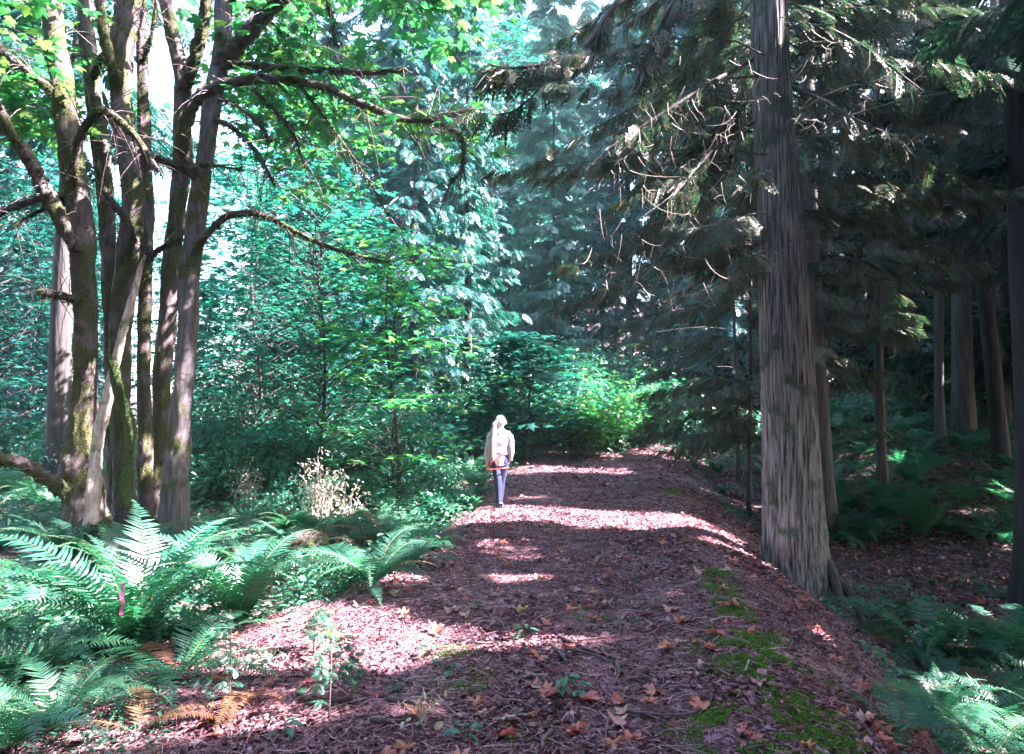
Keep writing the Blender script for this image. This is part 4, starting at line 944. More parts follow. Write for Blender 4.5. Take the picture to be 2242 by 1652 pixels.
lt = MB()
x, y = yx(190000, 2.6, 30, lambda y: xl(y) - .8, lambda y: xr(y) + 1.6, 1.35); k = rr.random(len(x)) < .3 + 1.6 * sstep(-.12, .14, fbm(x * 1.4 + 7, y * 1.4, 4)); x, y = x[k], y[k]; n = len(x)
a = rr.uniform(0, 6.28, n); d = np.stack([np.cos(a), np.sin(a), rr.normal(0, .28, n)], 1); s = rr.uniform(.007, .025, n) * (1 + y / 15) * (.7 + 1.0 * vnoise(x * 2.1, y * 2.1 + 60)) * np.where(rr.random(n) < .05, 1.8, 1)
s3 = np.stack([s * rr.uniform(.15, .85, n), s, s], 1)
CURL = (np.array([[0, 0, 0], [.5, .3, .18], [.35, .8, .25], [0, 1, .05], [-.45, .65, .2], [-.5, .2, .15], [0, .5, -.03]]), np.array([[6, 0, 1], [6, 1, 2], [6, 2, 3], [6, 3, 4], [6, 4, 5], [6, 5, 0]]))
lt.many(CURL, np.stack([x, y, gz(x, y) + .004], 1), basis(d, unit(np.array([0, 0, 1.0]) + rr.normal(0, .35, (n, 3))), r=rr), s3)
x, y = yx(26000, 6, 28, lambda y: xr(y) + 1.2, lambda y: y * .75 + 1, 1.2); n = len(x); a = rr.uniform(0, 6.28, n); d = np.stack([np.cos(a), np.sin(a), rr.normal(0, .28, n)], 1); s = rr.uniform(.02, .06, n) * (1 + y / 25); s3 = np.stack([s * rr.uniform(.25, .9, n), s, s], 1)
lt.many(CURL, np.stack([x, y, gz(x, y) + .004], 1), basis(d, unit(np.array([0, 0, 1.0]) + rr.normal(0, .35, (n, 3))), r=rr), s3)
tag(lt.obj('leaf_litter', M_LITTER, smooth=False), 'crumbled brown and purplish leaf litter strewn over the path and forest floor', 'leaf litter', kind='stuff')
tw = MB(); x, y = yx(16000, 2.6, 24, lambda y: xl(y) - .7, lambda y: xr(y) + 1.8, 1.3); n = len(x); a = rr.uniform(0, 6.28, n); L = rr.uniform(.04, .22, n)
h = np.stack([np.cos(a), np.sin(a), 0 * a], 1); p = np.stack([x, y, gz(x, y) + .008], 1); b = p + h * L[:, None] * .5 + np.stack([rr.normal(0, .012, n), rr.normal(0, .012, n), .012 * rr.random(n)], 1); c = p + h * L[:, None]; c[:, 2] = gz(c[:, 0], c[:, 1]) + .008
b[:, 2] = .5 * (p[:, 2] + c[:, 2]) + .008
tw.add(*tubes3(np.stack([p, b, c], 1), rr.uniform(.0012, .004, n), .001)); tag(tw.obj('twig_litter', leaf_mat('twig_litter', [(.06, .025, .03), (.24, .12, .14), (.42, .26, .29), (.12, .05, .06)], .0, .03), smooth=False), 'thin broken twigs and needles scattered over the path', 'twigs', kind='stuff')

ms = MB()
MP = [(1625, 1360, .2, .12), (1655, 1410, .22, .12), (1680, 1460, .22, .14), (1720, 1505, .25, .12), (1775, 1575, .25, .1), (1815, 1615, .25, .1), (1750, 1640, .3, .1), (1580, 1290, .15, .12), (1640, 1385, .22, .12), (1665, 1440, .25, .14), (1700, 1480, .28, .16), (1740, 1530, .25, .14), (1790, 1590, .3, .16), (1700, 1600, .35, .1), (1620, 1590, .2, .08), (1840, 1640, .22, .1), (1600, 1330, .18, .12), (1560, 1250, .16, .15), (1760, 1560, .25, .12), (1640, 1640, .3, .08), (1480, 1080, .25, .2), (1540, 1190, .12, .12),
      (1000, 1440, .18, .04), (1120, 1600, .2, .04), (1290, 1345, .2, .05), (1020, 1500, .2, .04), (1560, 1440, .2, .08)]
P = []
for i, (u, v, a, b) in enumerate(MP):
    g = gat(u, v); n = int(30000 * a * (.3 if i >= 22 else 1)); q = rr.normal(0, .5, (n, 2)) * [a * 1.1, a * 1.5] + g[:2]; k = fbm(q[:, 0] * 6, q[:, 1] * 6, 3) > -.06; P.append(q[k])
P = np.concatenate(P); n = len(P); z = gz(P[:, 0], P[:, 1]) + .01 * vnoise(P[:, 0] * 18, P[:, 1] * 18)
s = rr.uniform(.007, .02, n); d = unit(rr.normal(0, .6, (n, 3)) + [0, 0, .8]); ms.many(DIAM, np.stack([P[:, 0], P[:, 1], z], 1), basis(d, rr.normal(0, 1, (n, 3)), r=rr), np.stack([s * .35, s, s], 1))
tag(ms.obj('moss', M_MOSS, smooth=False), 'bright green moss along the right brink of the path', 'moss', kind='stuff')

# ------------------------------------------------------------------ fallen maple leaves, one by one
LM = []
for k in range(5):
    V, Fc = MAPLE; V = V.copy(); q = np.random.default_rng(k); V[:, 2] = q.uniform(.3, 1.1) * V[:, 0] ** 2 + q.uniform(-.5, .8) * (V[:, 1] - .4) ** 2 + q.normal(0, .09, len(V)) + .03
    V[:, 0] *= q.uniform(.7, 1.05); st = tube(np.array([[0, .05, .05], [.02, -.25, .1], [.06, -.55, .07]]), [.014, .011, .009], 4); LM.append((V, Fc, st))
def leaf_mesh(k, mat):
    mb = MB(); V, Fc, st = LM[k]; mb.add(V, Fc); mb.add(*st); return mb.mesh('leaf', mat, False)
LMESH = {(k, m.name): leaf_mesh(k, m) for k in range(5) for m in (M_FALLEN, M_FALLEN_P, M_FALLEN_Y)}
def drop_leaf(u, v, s, mat, label, group=None, g=None):
    if g is None: s *= .68
    g = gat(u, v) if g is None else g; k = int(rr.integers(0, 5)); o = link('fallen_leaf', LMESH[(k, mat.name)], None, (g[0], g[1], float(gz(g[0], g[1])) + .015))
    o.rotation_euler = (rr.normal(0, .22), rr.normal(0, .22), rr.uniform(0, 6.28)); o.scale = (s, s, s); tag(o, label, 'leaf', group)
drop_leaf(1140, 1345, .19, M_FALLEN_Y, 'pale yellow maple leaf lying flat in the middle of the path')
drop_leaf(745, 1400, .26, M_FALLEN_Y, 'yellow maple leaf lying in the big sunlit patch at the left')
drop_leaf(1528, 1262, .18, M_FALLEN_P, 'whitish pink maple leaf near the right brink of the path')
drop_leaf(985, 1345, .22, M_FALLEN_P, 'large pale curled maple leaf right of the spreading fern')
drop_leaf(1472, 1425, .17, M_FALLEN, 'orange maple leaf lying alone right of the pile of sticks')
drop_leaf(1245, 1612, .22, M_FALLEN, 'pale orange maple leaf at the bottom edge, centre')
drop_leaf(1090, 1620, .2, M_FALLEN, 'pale orange maple leaf at the bottom edge, left of centre')
drop_leaf(1850, 1565, .2, M_FALLEN, 'curled orange leaf on the bank below the moss, lower right')
drop_leaf(1790, 1385, .18, M_FALLEN, 'sunlit orange leaf on the bank below the foot of the cedar')
drop_leaf(895, 1640, .17, M_FALLEN, 'orange leaf at the bottom edge near the short dried seedling')
drop_leaf(515, 1555, .15, M_FALLEN, 'small bright orange leaf beside the withered fern')
ZN = [('fallen maple leaf on the near part of the path', 'fallen leaves on the near part of the path', 3.2, 6.0, 95), ('fallen maple leaf on the path between the stick pile and the sunlit strip', 'fallen leaves between the stick pile and the sunlit strip', 6.0, 10.3, 95),
      ('small orange leaf on the far part of the path beyond the person', 'fallen leaves on the far part of the path', 11.8, 22, 55)]
for lab, grp, y0, y1, n in ZN:
    for k in range(n):
        y = y0 * (y1 / y0) ** rr.random(); x = rr.uniform(xl(y) - .1, xr(y) + .9)
        drop_leaf(0, 0, rr.uniform(.06, .14), M_FALLEN if rr.random() < .8 else M_FALLEN_P, lab, grp, (x, y, 0))
for k in range(30):
    y = rr.uniform(9, 15); x = rr.uniform(5.5, y * .68); drop_leaf(0, 0, rr.uniform(.12, .18), M_FALLEN, 'orange leaf on the dark forest floor right of the cedar', 'leaves on the dark forest floor', (x, y, 0))

# ------------------------------------------------------------------ sticks
def stick(label, pts, rad, mat=M_TWIG, group=None, fork=0, lift=.0):
    G = np.array([gat(u, v) for u, v in pts]); G[:, 2] = gz(G[:, 0], G[:, 1]) + rad * .7 + .006 + lift; o = G[0].copy()
    G = G - o; mb = MB(); mb.add(*tube(G, np.linspace(rad, rad * .55, len(G)), 7, .35, res=5 * len(G), seed=len(label)))
    ob = mb.obj('stick', mat, None); ob.location = o; tag(ob, label, 'stick', group)
stick('long dark stick lying slanted in the stick pile, upper end at the left', [(1225, 1400), (1280, 1425), (1350, 1450)], .016)
stick('short thick stick standing out of the stick pile, below the long dark one', [(1205, 1415), (1225, 1435), (1240, 1455)], .018)
stick('stick in the pile pointing down and right', [(1350, 1460), (1355, 1480), (1345, 1505)], .014)
stick('second slanted stick in the pile, parallel to the long dark one', [(1240, 1425), (1300, 1440), (1370, 1470)], .012)
stick('long thin pale stick crossing the lower edge of the large sunlit patch', [(920, 1385), (980, 1402), (1060, 1410), (1150, 1405)], .008, M_PALETWIG)
stick('dark stick across the path above the pile, running right', [(1060, 1395), (1130, 1410), (1200, 1412)], .010)
stick('thick dark stick at the lower left, half buried in litter', [(850, 1540), (900, 1545), (945, 1570)], .018)
stick('long purplish stick at the lower left, below the half-buried one', [(810, 1590), (880, 1583), (960, 1565)], .013)
stick('stick with a bent tip left of the bottom centre', [(1030, 1590), (1080, 1600), (1140, 1608)], .014)
stick('pale straight stick just above the bent one', [(1090, 1590), (1130, 1580), (1170, 1570)], .010, M_PALETWIG)
stick('long curved branch lying across the lower right part of the path', [(1350, 1565), (1420, 1575), (1500, 1572), (1550, 1550), (1560, 1520)], .010)
stick('forked-looking stick standing towards the viewer from the curved branch', [(1350, 1560), (1330, 1590), (1325, 1640)], .012)
stick('short curved stick at the bottom edge, centre', [(1210, 1605), (1190, 1625), (1188, 1650)], .014)
stick('thin bowed stick left of the curved branch', [(1100, 1500), (1140, 1487), (1200, 1483)], .007, M_PALETWIG)
stick('thin stick pointing up from the bowed one', [(1105, 1535), (1125, 1505), (1150, 1480)], .007)
stick('pale twig on the moss at the right brink', [(1618, 1490), (1632, 1470), (1640, 1450)], .008, M_PALETWIG)
stick('curved twig right of the pale leaf, near the right brink', [(1600, 1650), (1680, 1640), (1740, 1645)], .007)
stick('long thin twig lying down the right bank', [(1780, 1500), (1830, 1530), (1900, 1570)], .007)
stick('pale twig leaning on the foot of the big cedar', [(1790, 1320), (1815, 1300), (1850, 1275)], .010, M_PALETWIG)
for k in range(46):
    u, v = rr.uniform(900, 1700), rr.uniform(1180, 1640); a = rr.normal(0, .5); L = rr.uniform(40, 130); du, dv = L * math.cos(a), L * math.sin(a) * .35; b = rr.normal(0, 6)
    stick('thin dark twig lying on the litter of the path', [(u, v), (u + du / 2, v + dv / 2 + b), (u + du, min(v + dv, 1645))], rr.uniform(.003, .007), M_TWIG if k % 4 else M_PALETWIG, 'twigs lying on the path')

# ------------------------------------------------------------------ logs, snag, other single plants
def log(label, pts, Ys, rad, mat, nm='log', cat='log', mossn=3000, rough=.5):
    G = P3(pts, Ys) - (np.array([0, 0, .07]) if nm == 'log' else 0); o = G[0].copy(); t = thing(nm, label, cat, o); V, Fc = tube(G - o, rad, 16, rough, res=40, seed=3); mb = MB(); mb.add(V, Fc); mb.obj('wood', mat, t)
    if mossn: m = MB(); moss_on(m, V, rr, mossn, (.015, .045), .2); m.obj('moss', M_MOSSD, t, smooth=False)
log('mossy rotten log lying behind the ferns, lit yellow-green', [(600, 1195), (650, 1178), (720, 1172), (790, 1178)], [8.4, 8.5, 8.7, 8.9], [.06, .085, .08, .05], M_BARK_M, mossn=9000, rough=.7)
log('pale broken trunk leaning against the maple clump, bare splintered wood', [(196, 1150), (204, 1060), (214, 970), (234, 880), (262, 760), (288, 660), (306, 590), (318, 560)], [8.5, 8.6, 8.7, 8.8, 8.9, 9.0, 9.1, 9.1], [.075, .07, .06, .055, .05, .04, .03, .015], M_BARK_DEAD, 'broken_trunk', 'dead trunk', 800)
log('knobbly bright mossy stem rising between the maple trunks', [(275, 1110), (272, 1050), (288, 960), (276, 900), (258, 850), (246, 800), (240, 788)], [8.6, 8.6, 8.6, 8.6, 8.55, 8.5, 8.5], [.055, .05, .05, .055, .05, .045, .035], bark_mat("bright_mossy_bark", (.05, .06, .02), (.10, .10, .04), (8, 8, 3), .8, .02, ((.03, .055, .012), (.07, .11, .025)), .3, 3), 'mossy_stem', 'mossy stem', 3500, .6)
# grey cedar behind the maples at the left
conifer_thing('cedar_tree', 'straight grey cedar trunk behind the leftmost maple, foot spreading among ferns', (px(131, 15), 15), (17, .24, 7, 3.2, 60, 18, .9, SPR_MID), (M_BARK_D, M_HEMLOCK), None, seed=90, carve=False, droop=.5, lean=(.35, 0))
# small seedlings on the litter
for u, v, H, lab in [(720, 1570, .55, 'small feathery cedar seedling standing on the litter at the lower left'), (500, 1560, .55, 'thin cedar seedling left of the feathery one, lower left'), (685, 1440, .3, 'tiny seedling at the edge of the large sunlit patch'), (770, 1530, .35, 'small seedling just right of the feathery one')]:
    g = gat(u, v); tr, cr = conifer('s', H, .006, .08, .15, 26, 5, .07, SPR_MID, None, int(u), trunk=False, droop=.1, upt=.4, wood=False); t = thing('cedar_seedling', lab, 'seedling', g); mb = MB(); mb.add(*tube(np.array([[0, 0, -.02], [.01, 0, H * .5], [0, .01, H]]), [.006, .005, .002], 5)); mb.obj('stem', M_TWIG, t); cr.obj('crown', M_COVER, t, smooth=False)
for k, (u, v) in enumerate([(1020, 1628), (1235, 1520), (940, 1440), (1270, 1525), (1060, 1340), (1380, 1380), (880, 1520), (600, 1450), (620, 1620), (980, 1480), (1150, 1400), (800, 1480)]):
    g = gat(u, v); mb = MB(); n = 7; a = rr.uniform(0, 6.28, n); c = np.stack([np.cos(a), np.sin(a), 0 * a], 1); d = unit(c + rr.normal(0, .15, (n, 3))); hh = rr.uniform(.03, .09, n)
    mb.many(OVAL, c * .03 + np.stack([0 * a, 0 * a, hh], 1), basis(d, r=rr, roll=.3), rr.uniform(.05, .09, n)); mb.add(*tubes3(np.stack([np.zeros((n, 3)), c * .03 + np.stack([0 * a, 0 * a, hh], 1)], 1), .0015, .001))
    o = mb.obj('bramble_seedling', M_COVER, smooth=False); o.location = (g[0], g[1], float(gz(g[0], g[1]))); tag(o, 'small blue-green leafy seedling growing through the litter of the path', 'seedling', 'leafy seedlings on the path')
# the strip of pink marking tape hanging in the ferns
g = at(268, 1275, 4.75); V = []; Fc = []
for k in range(13):
    t_ = k / 12; V += [[-.011 + .004 * math.sin(k), .004 * math.sin(k * .9), -t_ * .21], [.011 + .003 * math.sin(k), .004 * math.cos(k * .9) + .004, -t_ * .21]]
    if k < 12: b = 2 * k; Fc += [[b, b + 1, b + 3], [b, b + 3, b + 2]]
mb = MB(); mb.add(V, Fc); o = mb.obj('marking_tape', plain_mat('pink_tape', (.6, .12, .32), .4, (.45, .08, .25), 10, .1), smooth=True); o.location = g; tag(o, 'strip of pink marking tape hanging among the fern fronds at the lower left', 'tape')
# ------------------------------------------------------------------ the person
def skin_body(name, verts, edges, rads, mat, parent, levels=2, root=0):
    me = bpy.data.meshes.new(name); me.from_pydata([tuple(v) for v in verts], edges, []); me.materials.append(mat); o = link(name, me, parent)
    sk = o.modifiers.new('skin', 'SKIN'); sk.use_smooth_shade = True; sk.branch_smoothing = .6
    for i, q in enumerate(rads):
        s = me.skin_vertices[0].data[i]; s.radius = q if isinstance(q, tuple) else (q, q); s.use_root = (i == root)
    sb = o.modifiers.new('sub', 'SUBSURF'); sb.levels = levels; sb.render_levels = levels
    return o
def person():
    g = PERSON.copy(); g[2] = float(gz(g[0], g[1]))
    t = thing('person', 'person seen from behind with a long pale ponytail, light sweatshirt and blue jeans, standing at the path edge', 'person', g)
    t['label'] = 'person seen from behind with long blonde ponytail, pale sweatshirt and jeans'
    skin = plain_mat('skin', (.55, .36, .29), .5, (.5, .32, .26), 10, .05)
    # facing +y (away), x to the right; height about 1.48
    V = [(-.01, 0, .80), (0, .0, .95), (.01, .0, 1.10), (.0, .0, 1.20), (.0, -.01, 1.27), (.005, .01, 1.335), (.01, .02, 1.385), (.01, .02, 1.425),   # 0-7 pelvis..head
         (.12, 0, 1.185), (.165, 0, 1.13), (.175, -.02, .93), (.15, .02, .74), (.125, .03, .685),                 # 8-12 right arm to palm
         (-.12, 0, 1.185), (-.165, 0, 1.13), (-.19, -.04, .93), (-.20, -.04, .73), (-.205, -.045, .665),           # 13-17 left arm
         (.055, 0, .74), (.035, .03, .43), (.005, .03, .08), (-.005, .09, .03),                                       # right leg 18-21
         (-.055, -.01, .74), (-.025, -.05, .43), (-.01, -.05, .08), (-.05, .01, .03)]                                      # left leg 22-25
    E = [(0, 1), (1, 2), (2, 3), (3, 4), (4, 5), (5, 6), (6, 7), (3, 8), (8, 9), (9, 10), (10, 11), (11, 12), (3, 13), (13, 14), (14, 15), (15, 16), (16, 17),
         (0, 18), (18, 19), (19, 20), (20, 21), (0, 22), (22, 23), (23, 24), (24, 25)]
    Rr = [(.115, .085), (.10, .075), (.12, .08), (.10, .07), .043, .07, .088, .06, .055, .045, .034, .022, (.03, .015), .055, .045, .034, .022, (.03, .015), .075, .05, .033, .026, .075, .05, .033, .026]
    for s, palm, elb in ((1, 12, 11), (-1, 17, 16)):           # four fingers and a thumb each, slightly curled
        w = np.array(V[palm]); dirn = unit(w - np.array(V[elb]))
        for f in range(4):
            b = w + np.array([0, (f - 1.5) * .017, 0]) + dirn * .012; L = (.062, .07, .066, .052)[f]; k = len(V)
            V += [tuple(b), tuple(b + dirn * L * .5), tuple(b + dirn * L * .85 + np.array([-s * .02, .0, 0]))]; E += [(palm, k), (k, k + 1), (k + 1, k + 2)]; Rr += [.0085, .008, .0065]
        k = len(V); b = w + np.array([-s * .004, .024, .012]); V += [tuple(b + [0, .012, 0]), tuple(b + [-s * .008, .024, -.03])]; E += [(palm, k), (k, k + 1)]; Rr += [.010, .008]
    skin_body('body', V, E, Rr, skin, t, 1)
    # face side: nose, ears (turned a little to the right)
    fc = MB()
    for p, s in (((.03, .115, 1.375), (.014, .02, .022)), ((.10, .03, 1.375), (.014, .02, .032)), ((-.078, .03, 1.375), (.014, .02, .032))):
        fc.add(*ball(p, s))
    fc.obj('ears_and_nose', skin, t)
    jeans = bpy.data.materials.new('denim'); jeans.use_nodes = True; n = jeans.node_tree.nodes; l = jeans.node_tree.links; bs = n['Principled BSDF']; bs.inputs['Roughness'].default_value = .8
    tc = n.new('ShaderNodeTexCoord'); sp = n.new('ShaderNodeSeparateXYZ'); l.new(tc.outputs['Object'], sp.inputs[0])
    # denim: pale streak down the back of each leg, dark blue at the sides
    mt = n.new('ShaderNodeAttribute'); mt.attribute_name = 'pale_streak'; nz = n.new('ShaderNodeTexNoise'); nz.inputs['Scale'].default_value = 30; l.new(tc.outputs['Object'], nz.inputs['Vector'])
    ad = n.new('ShaderNodeMath'); ad.operation = 'MULTIPLY_ADD'; ad.inputs[1].default_value = .35; l.new(nz.outputs[0], ad.inputs[0]); l.new(mt.outputs['Fac'], ad.inputs[2])
    rp = ramp(n, [(.42, (.012, .018, .06)), (.8, (.035, .055, .13)), (1.1, (.18, .23, .36))]); l.new(ad.outputs[0], rp.inputs[0]); l.new(rp.outputs[0], bs.inputs['Base Color'])
    def leg(pts, rad):
        V, Fc = tube(np.array(pts), rad, 20, .05, res=40, caps=True, seed=2); mb = MB(); V[:, 2] += .004 * np.sin(V[:, 2] * 90) * (V[:, 2] < .3); mb.add(V, Fc); me = mb.mesh('jeans_leg', jeans)
        c = np.array(pts); cx = np.interp(V[:, 2], c[::-1, 2], c[::-1, 0]); rw = np.interp(V[:, 2], c[::-1, 2], np.array(rad)[::-1]); a = me.attributes.new('pale_streak', 'FLOAT', 'POINT')
        a.data.foreach_set('value', np.clip(.85 * np.exp(-((V[:, 0] - cx - .1 * rw) / (rw * .38)) ** 2), 0, 1).astype(np.float32)); return link('jeans_leg', me, t)
    leg([(-.05, -.005, .86), (-.057, -.01, .74), (-.045, -.03, .58), (-.025, -.05, .43), (-.015, -.05, .25), (-.01, -.05, .07)], [.09, .088, .074, .058, .050, .042])
    leg([(.045, 0, .86), (.058, 0, .74), (.052, .02, .58), (.035, .03, .43), (.02, .03, .25), (.008, .03, .07)], [.09, .088, .072, .056, .048, .040])
    # shoes
    shoe = plain_mat('shoe', (.05, .05, .10), .6, (.10, .09, .16), 40, .3); sole = plain_mat('sole', (.7, .68, .7), .5)
    for (x, y, yaw) in ((-.01, -.05, .55), (.01, .035, -.1)):
        e = link('shoe', None, t) if False else None
        mb = MB(); c, s = math.cos(yaw), math.sin(yaw); pts = [(0, -.07, .05), (0, -.03, .055), (0, .04, .045), (0, .11, .032), (0, .15, .026)]
        V, Fc = tube(np.array(pts), [.03, .042, .040, .037, .02], 14, .03, res=20); V[:, 2] = np.maximum(V[:, 2], .012)
        Rz = np.array([[c, s, 0], [-s, c, 0], [0, 0, 1]]); mb.add(V @ Rz + [x, y, 0], Fc, 0); W = V.copy(); W[:, 2] = np.where(W[:, 2] > .03, .022, 0.0); W[:, :2] *= 1.04; mb.add(W @ Rz + [x, y, 0], Fc, 1); mb.obj('shoe', [shoe, sole], t)
    # sweatshirt and the shirt under it
    cloth = plain_mat('pale_sweatshirt', (.46, .42, .50), .9, (.38, .35, .43), 6, .5); white = plain_mat('white_shirt', (.80, .78, .80), .9, (.72, .70, .74), 7, .4)
    def shell(name, prof, mat, wr=.006, seed=0, bottom_open=True):
        k = 44; a = np.linspace(0, 2 * np.pi, k, endpoint=False); z = np.linspace(prof[0][0], prof[-1][0], 46); P = np.array(prof)[::-1]; zz = P[:, 0] if P[0, 0] < P[-1, 0] else P[::-1, 0]; Q = P if P[0, 0] < P[-1, 0] else P[::-1]
        f = lambda c: np.interp(z, Q[:, 0], Q[:, c]); rx, ry, cx, cyy = f(1), f(2), f(3), f(4)
        w = 1 + wr * 14 * fbm(np.cos(a)[None] * 2 + seed + 20 + z[:, None] * 3, np.sin(a)[None] * 2 + z[:, None] * 14, 3)
        X = cx[:, None] + rx[:, None] * np.cos(a)[None] * w; Yv = cyy[:, None] + ry[:, None] * np.sin(a)[None] * w; Zv = z[:, None] + .012 * np.sin(a * 3 + seed)[None] * (z[:, None] < Q[0, 0] + .06)
        V = np.stack([X, Yv, Zv], -1).reshape(-1, 3); i = np.arange(45)[:, None] * k; j = np.arange(k)[None]; m = (j + 1) % k
        Fc = np.concatenate([np.stack([i + j, i + k + m, i + k + j], -1).reshape(-1, 3), np.stack([i + j, i + m, i + k + m], -1).reshape(-1, 3)]); mb = MB(); mb.add(V, Fc); return mb.obj(name, mat, t)
    shell('shirt', [(.96, .125, .10, .0, 0), (.86, .132, .105, -.01, 0), (.78, .145, .11, -.01, 0), (.69, .135, .105, -.015, 0)], white, .006, 3)
    shell('sweatshirt', [(1.305, .045, .045, .0, -.005), (1.28, .062, .056, .0, 0), (1.245, .115, .075, 0, 0), (1.20, .155, .085, .0, 0), (1.10, .165, .10, .0, 0), (1.0, .155, .105, .0, 0), (.93, .15, .115, .0, 0), (.88, .155, .125, .0, 0), (.855, .14, .115, .0, 0), (.85, .12, .095, 0, 0)], cloth, .02, 1)
    for pts in ([(.11, 0, 1.21), (.155, 0, 1.15), (.18, -.02, 1.0), (.185, -.025, .90), (.168, .0, .80), (.152, .02, .755)], [(-.11, 0, 1.21), (-.15, 0, 1.15), (-.185, -.03, 1.0), (-.195, -.04, .90), (-.202, -.04, .80), (-.20, -.04, .745)]):
        V, Fc = tube(np.array(pts), [.05, .056, .05, .05, .043, .03], 18, .3, res=34, seed=7, caps=False); mb = MB(); mb.add(V, Fc); mb.obj('sleeve', cloth, t)
    # hair: cap and ponytail gathered high at the left of the head
    hair = leaf_mat('blonde_hair', [(.58, .50, .46), (.72, .64, .62), (.62, .54, .51), (.42, .34, .31)], .1, .12, .4, (1, 1, 1))
    V, Fc = ball((.01, .008, 1.392), (.083, .098, .098), 28, 20); V[:, 1] = np.where(V[:, 1] > .075, .075, V[:, 1]); mb = MB(); mb.add(V, Fc)
    q = np.random.default_rng(4); n = 260; a = q.uniform(-.3, math.pi + .3, n) + math.pi; ph = q.uniform(.1, 1.5, n)
    st = np.stack([.01 + .086 * np.cos(a) * np.sin(ph), .008 + .10 * np.sin(a) * np.sin(ph), 1.392 + .10 * np.cos(ph) * np.where(q.random(n) < .4, -.6, 1)], 1); tie = np.array([-.055, -.085, 1.395])
    mid = (st + tie) / 2; mid = np.array([.01, .008, 1.392]) + unit((mid - [.01, .008, 1.392]) / [.086, .10, .10]) * [.088, .103, .103]
    mb.add(*tubes3(np.stack([st, (st + mid) / 2 * 1.0, mid, tie + 0 * mid], 1), .004, .004)); mb.obj('hair', hair, t)
    n = 420; u = unit(q.normal(0, 1, (n, 3))) * (q.random((n, 1)) ** .5); K = np.array([[-.055, -.088, 1.395], [-.085, -.125, 1.36], [-.105, -.15, 1.22], [-.12, -.155, 1.05], [-.125, -.15, .92], [-.12, -.145, .83], [-.115, -.14, .76]]); W = np.array([.016, .03, .05, .064, .066, .055, .035])
    L = q.uniform(.72, 1.0, n); P = []
    for k in range(12):
        s = L * k / 11 * 6; i = np.clip(s.astype(int), 0, 5); f = (s - i)[:, None]; P.append(K[i] * (1 - f) + K[i + 1] * f + u * (W[i] * (1 - f[:, 0]) + W[i + 1] * f[:, 0])[:, None] * [1, .55, 0])
    mb = MB(); mb.add(*tubes3(np.stack(P, 1), .006, .0025)); mb.obj('ponytail', hair, t)
    mb = MB(); mb.add(*ball((-.058, -.092, 1.392), (.02, .016, .02))); mb.obj('hair_tie', cloth, t)
    return t, g
def ball(p, s, nu=16, nv=12):
    a = np.linspace(0, 2 * np.pi, nu, endpoint=False); b = np.linspace(0, np.pi, nv); A, B_ = np.meshgrid(a, b)
    V = np.stack([np.cos(A) * np.sin(B_) * s[0] + p[0], np.sin(A) * np.sin(B_) * s[1] + p[1], np.cos(B_) * s[2] + p[2]], -1).reshape(-1, 3)
    i = np.arange(nv - 1)[:, None] * nu; j = np.arange(nu)[None]; m = (j + 1) % nu
    return V, np.concatenate([np.stack([i + j, i + nu + j, i + nu + m], -1).reshape(-1, 3), np.stack([i + j, i + nu + m, i + m], -1).reshape(-1, 3)])
pt, pg = person()
mb = MB()
for pts in ([(-.19, -.12, .615), (-.12, -.155, .625), (-.02, -.16, .64), (.06, -.15, .645), (.13, -.07, .65), (.135, .0, .66)], [(-.195, -.12, .62), (-.16, -.16, .70), (-.09, -.175, .76), (-.02, -.165, .82), (.03, -.14, .86)]):
    V, Fc = tube(np.array(pts), .009, 8, .1, res=24); V[:, 1] = -.0 + V[:, 1]; mb.add(V, Fc)
V, Fc = ball((.13, .0, .65), (.016, .016, .016)); mb.add(V, Fc, 1)
o = mb.obj('strap', [plain_mat('red_strap', (.62, .06, .05), .5, (.5, .04, .04), 20, .2), plain_mat('white_knob', (.8, .8, .8), .4)]); o.location = pg; tag(o, 'red strap with a white end held across the hips of the person', 'strap')

# ------------------------------------------------------------------ the air of the wood
def haze():
    mb = MB(); x0, x1, y0, y1, z0, z1 = -75, 75, -30, 110, -6, 55
    V = [(x, y, z) for x in (x0, x1) for y in (y0, y1) for z in (z0, z1)]
    Q = [(0, 1, 3, 2), (4, 6, 7, 5), (0, 4, 5, 1), (2, 3, 7, 6), (0, 2, 6, 4), (1, 5, 7, 3)]
    mb.add(V, [t for q in Q for t in ((q[0], q[1], q[2]), (q[0], q[2], q[3]))])
    m, n, l = nt('haze'); v = n.new('ShaderNodeVolumePrincipled'); v.inputs['Color'].default_value = (.55, .9, 1, 1); v.inputs['Density'].default_value = HAZE; v.inputs['Anisotropy'].default_value = .3
    o = n.new('ShaderNodeOutputMaterial'); l.new(v.outputs[0], o.inputs['Volume']); tag(mb.obj('haze', m, smooth=False), kind='stuff')
HAZE = 0.0007
haze()

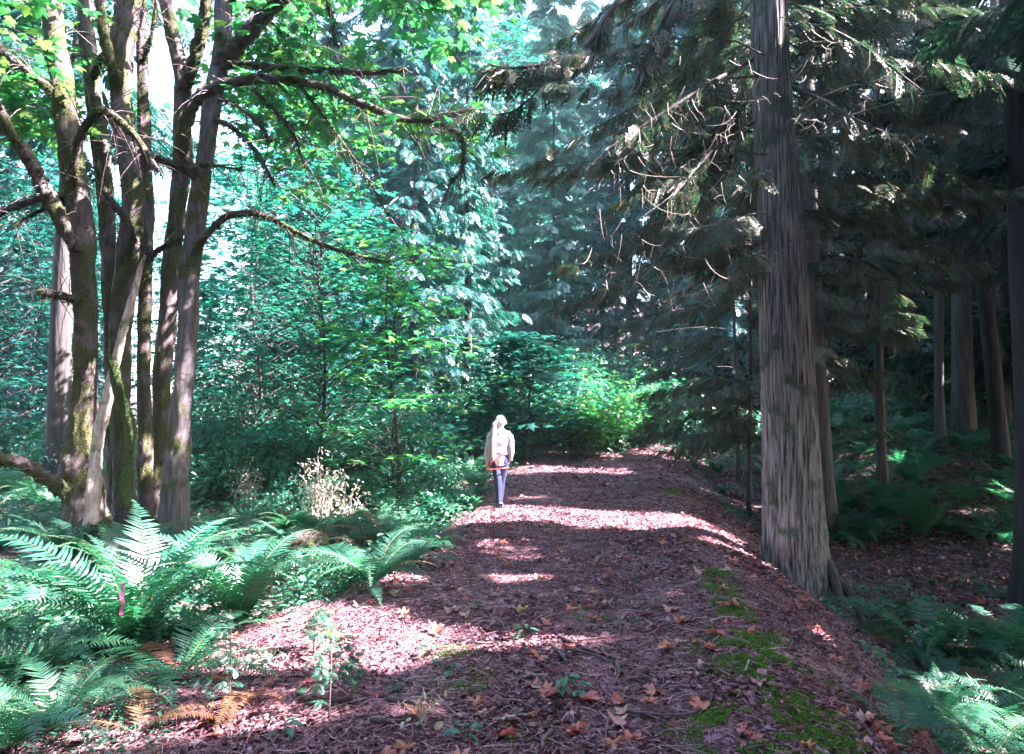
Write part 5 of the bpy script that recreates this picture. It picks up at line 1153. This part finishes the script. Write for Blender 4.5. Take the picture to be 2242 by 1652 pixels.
# ------------------------------------------------------------------ labels that tell the members of the smaller groups apart
ORD = ['leftmost', 'second from left', 'third from left', 'fourth from left', 'fifth from left', 'sixth from left', 'seventh from left', 'eighth from left', 'ninth from left']
ROWN = ['nearest row', 'second row', 'third row', 'fourth row', 'fifth row', 'farthest row']
BASE = {'undergrowth bushes left of the path': 'teal undergrowth bush left of the path', 'low bushes between the path and the big cedar': 'low bush between the path and the big cedar',
        'bushes by the maple trunks at the left': 'blue-green bush by the left maples', 'shaded bushes in the dark wood': 'shaded bush in the dark wood', 'bushes beyond the end of the path': 'light bush beyond the path end',
        'hemlock saplings left of the path': 'small hemlock sapling left of the path', 'hemlock saplings on the right': 'dark hemlock sapling on the right',
        'conifers in the gap at the far end of the path': 'misty conifer beyond the path end', 'conifers at the left behind the maple trunks': 'pale conifer behind the left maples',
        'young leafy trees at the left behind the maple trunks': 'leafy young tree behind the left maples', 'fern clumps in the lower left': 'fern clump in the lower left', 'fern clumps on the lower right bank': 'glossy fern clump on the lower right bank',
        'small ferns between the path and the big cedar': 'small dark fern between path and cedar', 'sword ferns between the maple clump and the path': 'sword fern between maples and path',
        'hemlocks deep in the forest beyond the path': 'tall hemlock deep beyond the path', 'leafy seedlings on the path': 'blue-green leafy seedling on the path', 'low weeds beside the left edge of the path': 'low leafy weed beside the left path edge',
        'sword ferns at the left edge of the path': 'sword fern at the left path edge'}
def uof(o): return o.location.x / max(o.location.y, .1)
for grp, base in BASE.items():
    M = sorted([o for o in scene.objects if o.parent is None and o.get('group') == grp], key=lambda o: o.location.y)
    n = len(M); rows = 1 if n <= 5 else 2 if n <= 10 else 3 if n <= 18 else 4 if n <= 26 else 5; per = math.ceil(n / rows)
    for q in range(rows):
        row = sorted(M[q * per:(q + 1) * per], key=uof)
        for k, o in enumerate(row):
            pos = 'rightmost' if k == len(row) - 1 and k else ORD[k]
            rn = '' if rows == 1 else ' in the ' + ('nearest row' if q == 0 else 'farthest row' if q == rows - 1 else ROWN[q])
            o['label'] = f'{base}, {pos}{rn}'
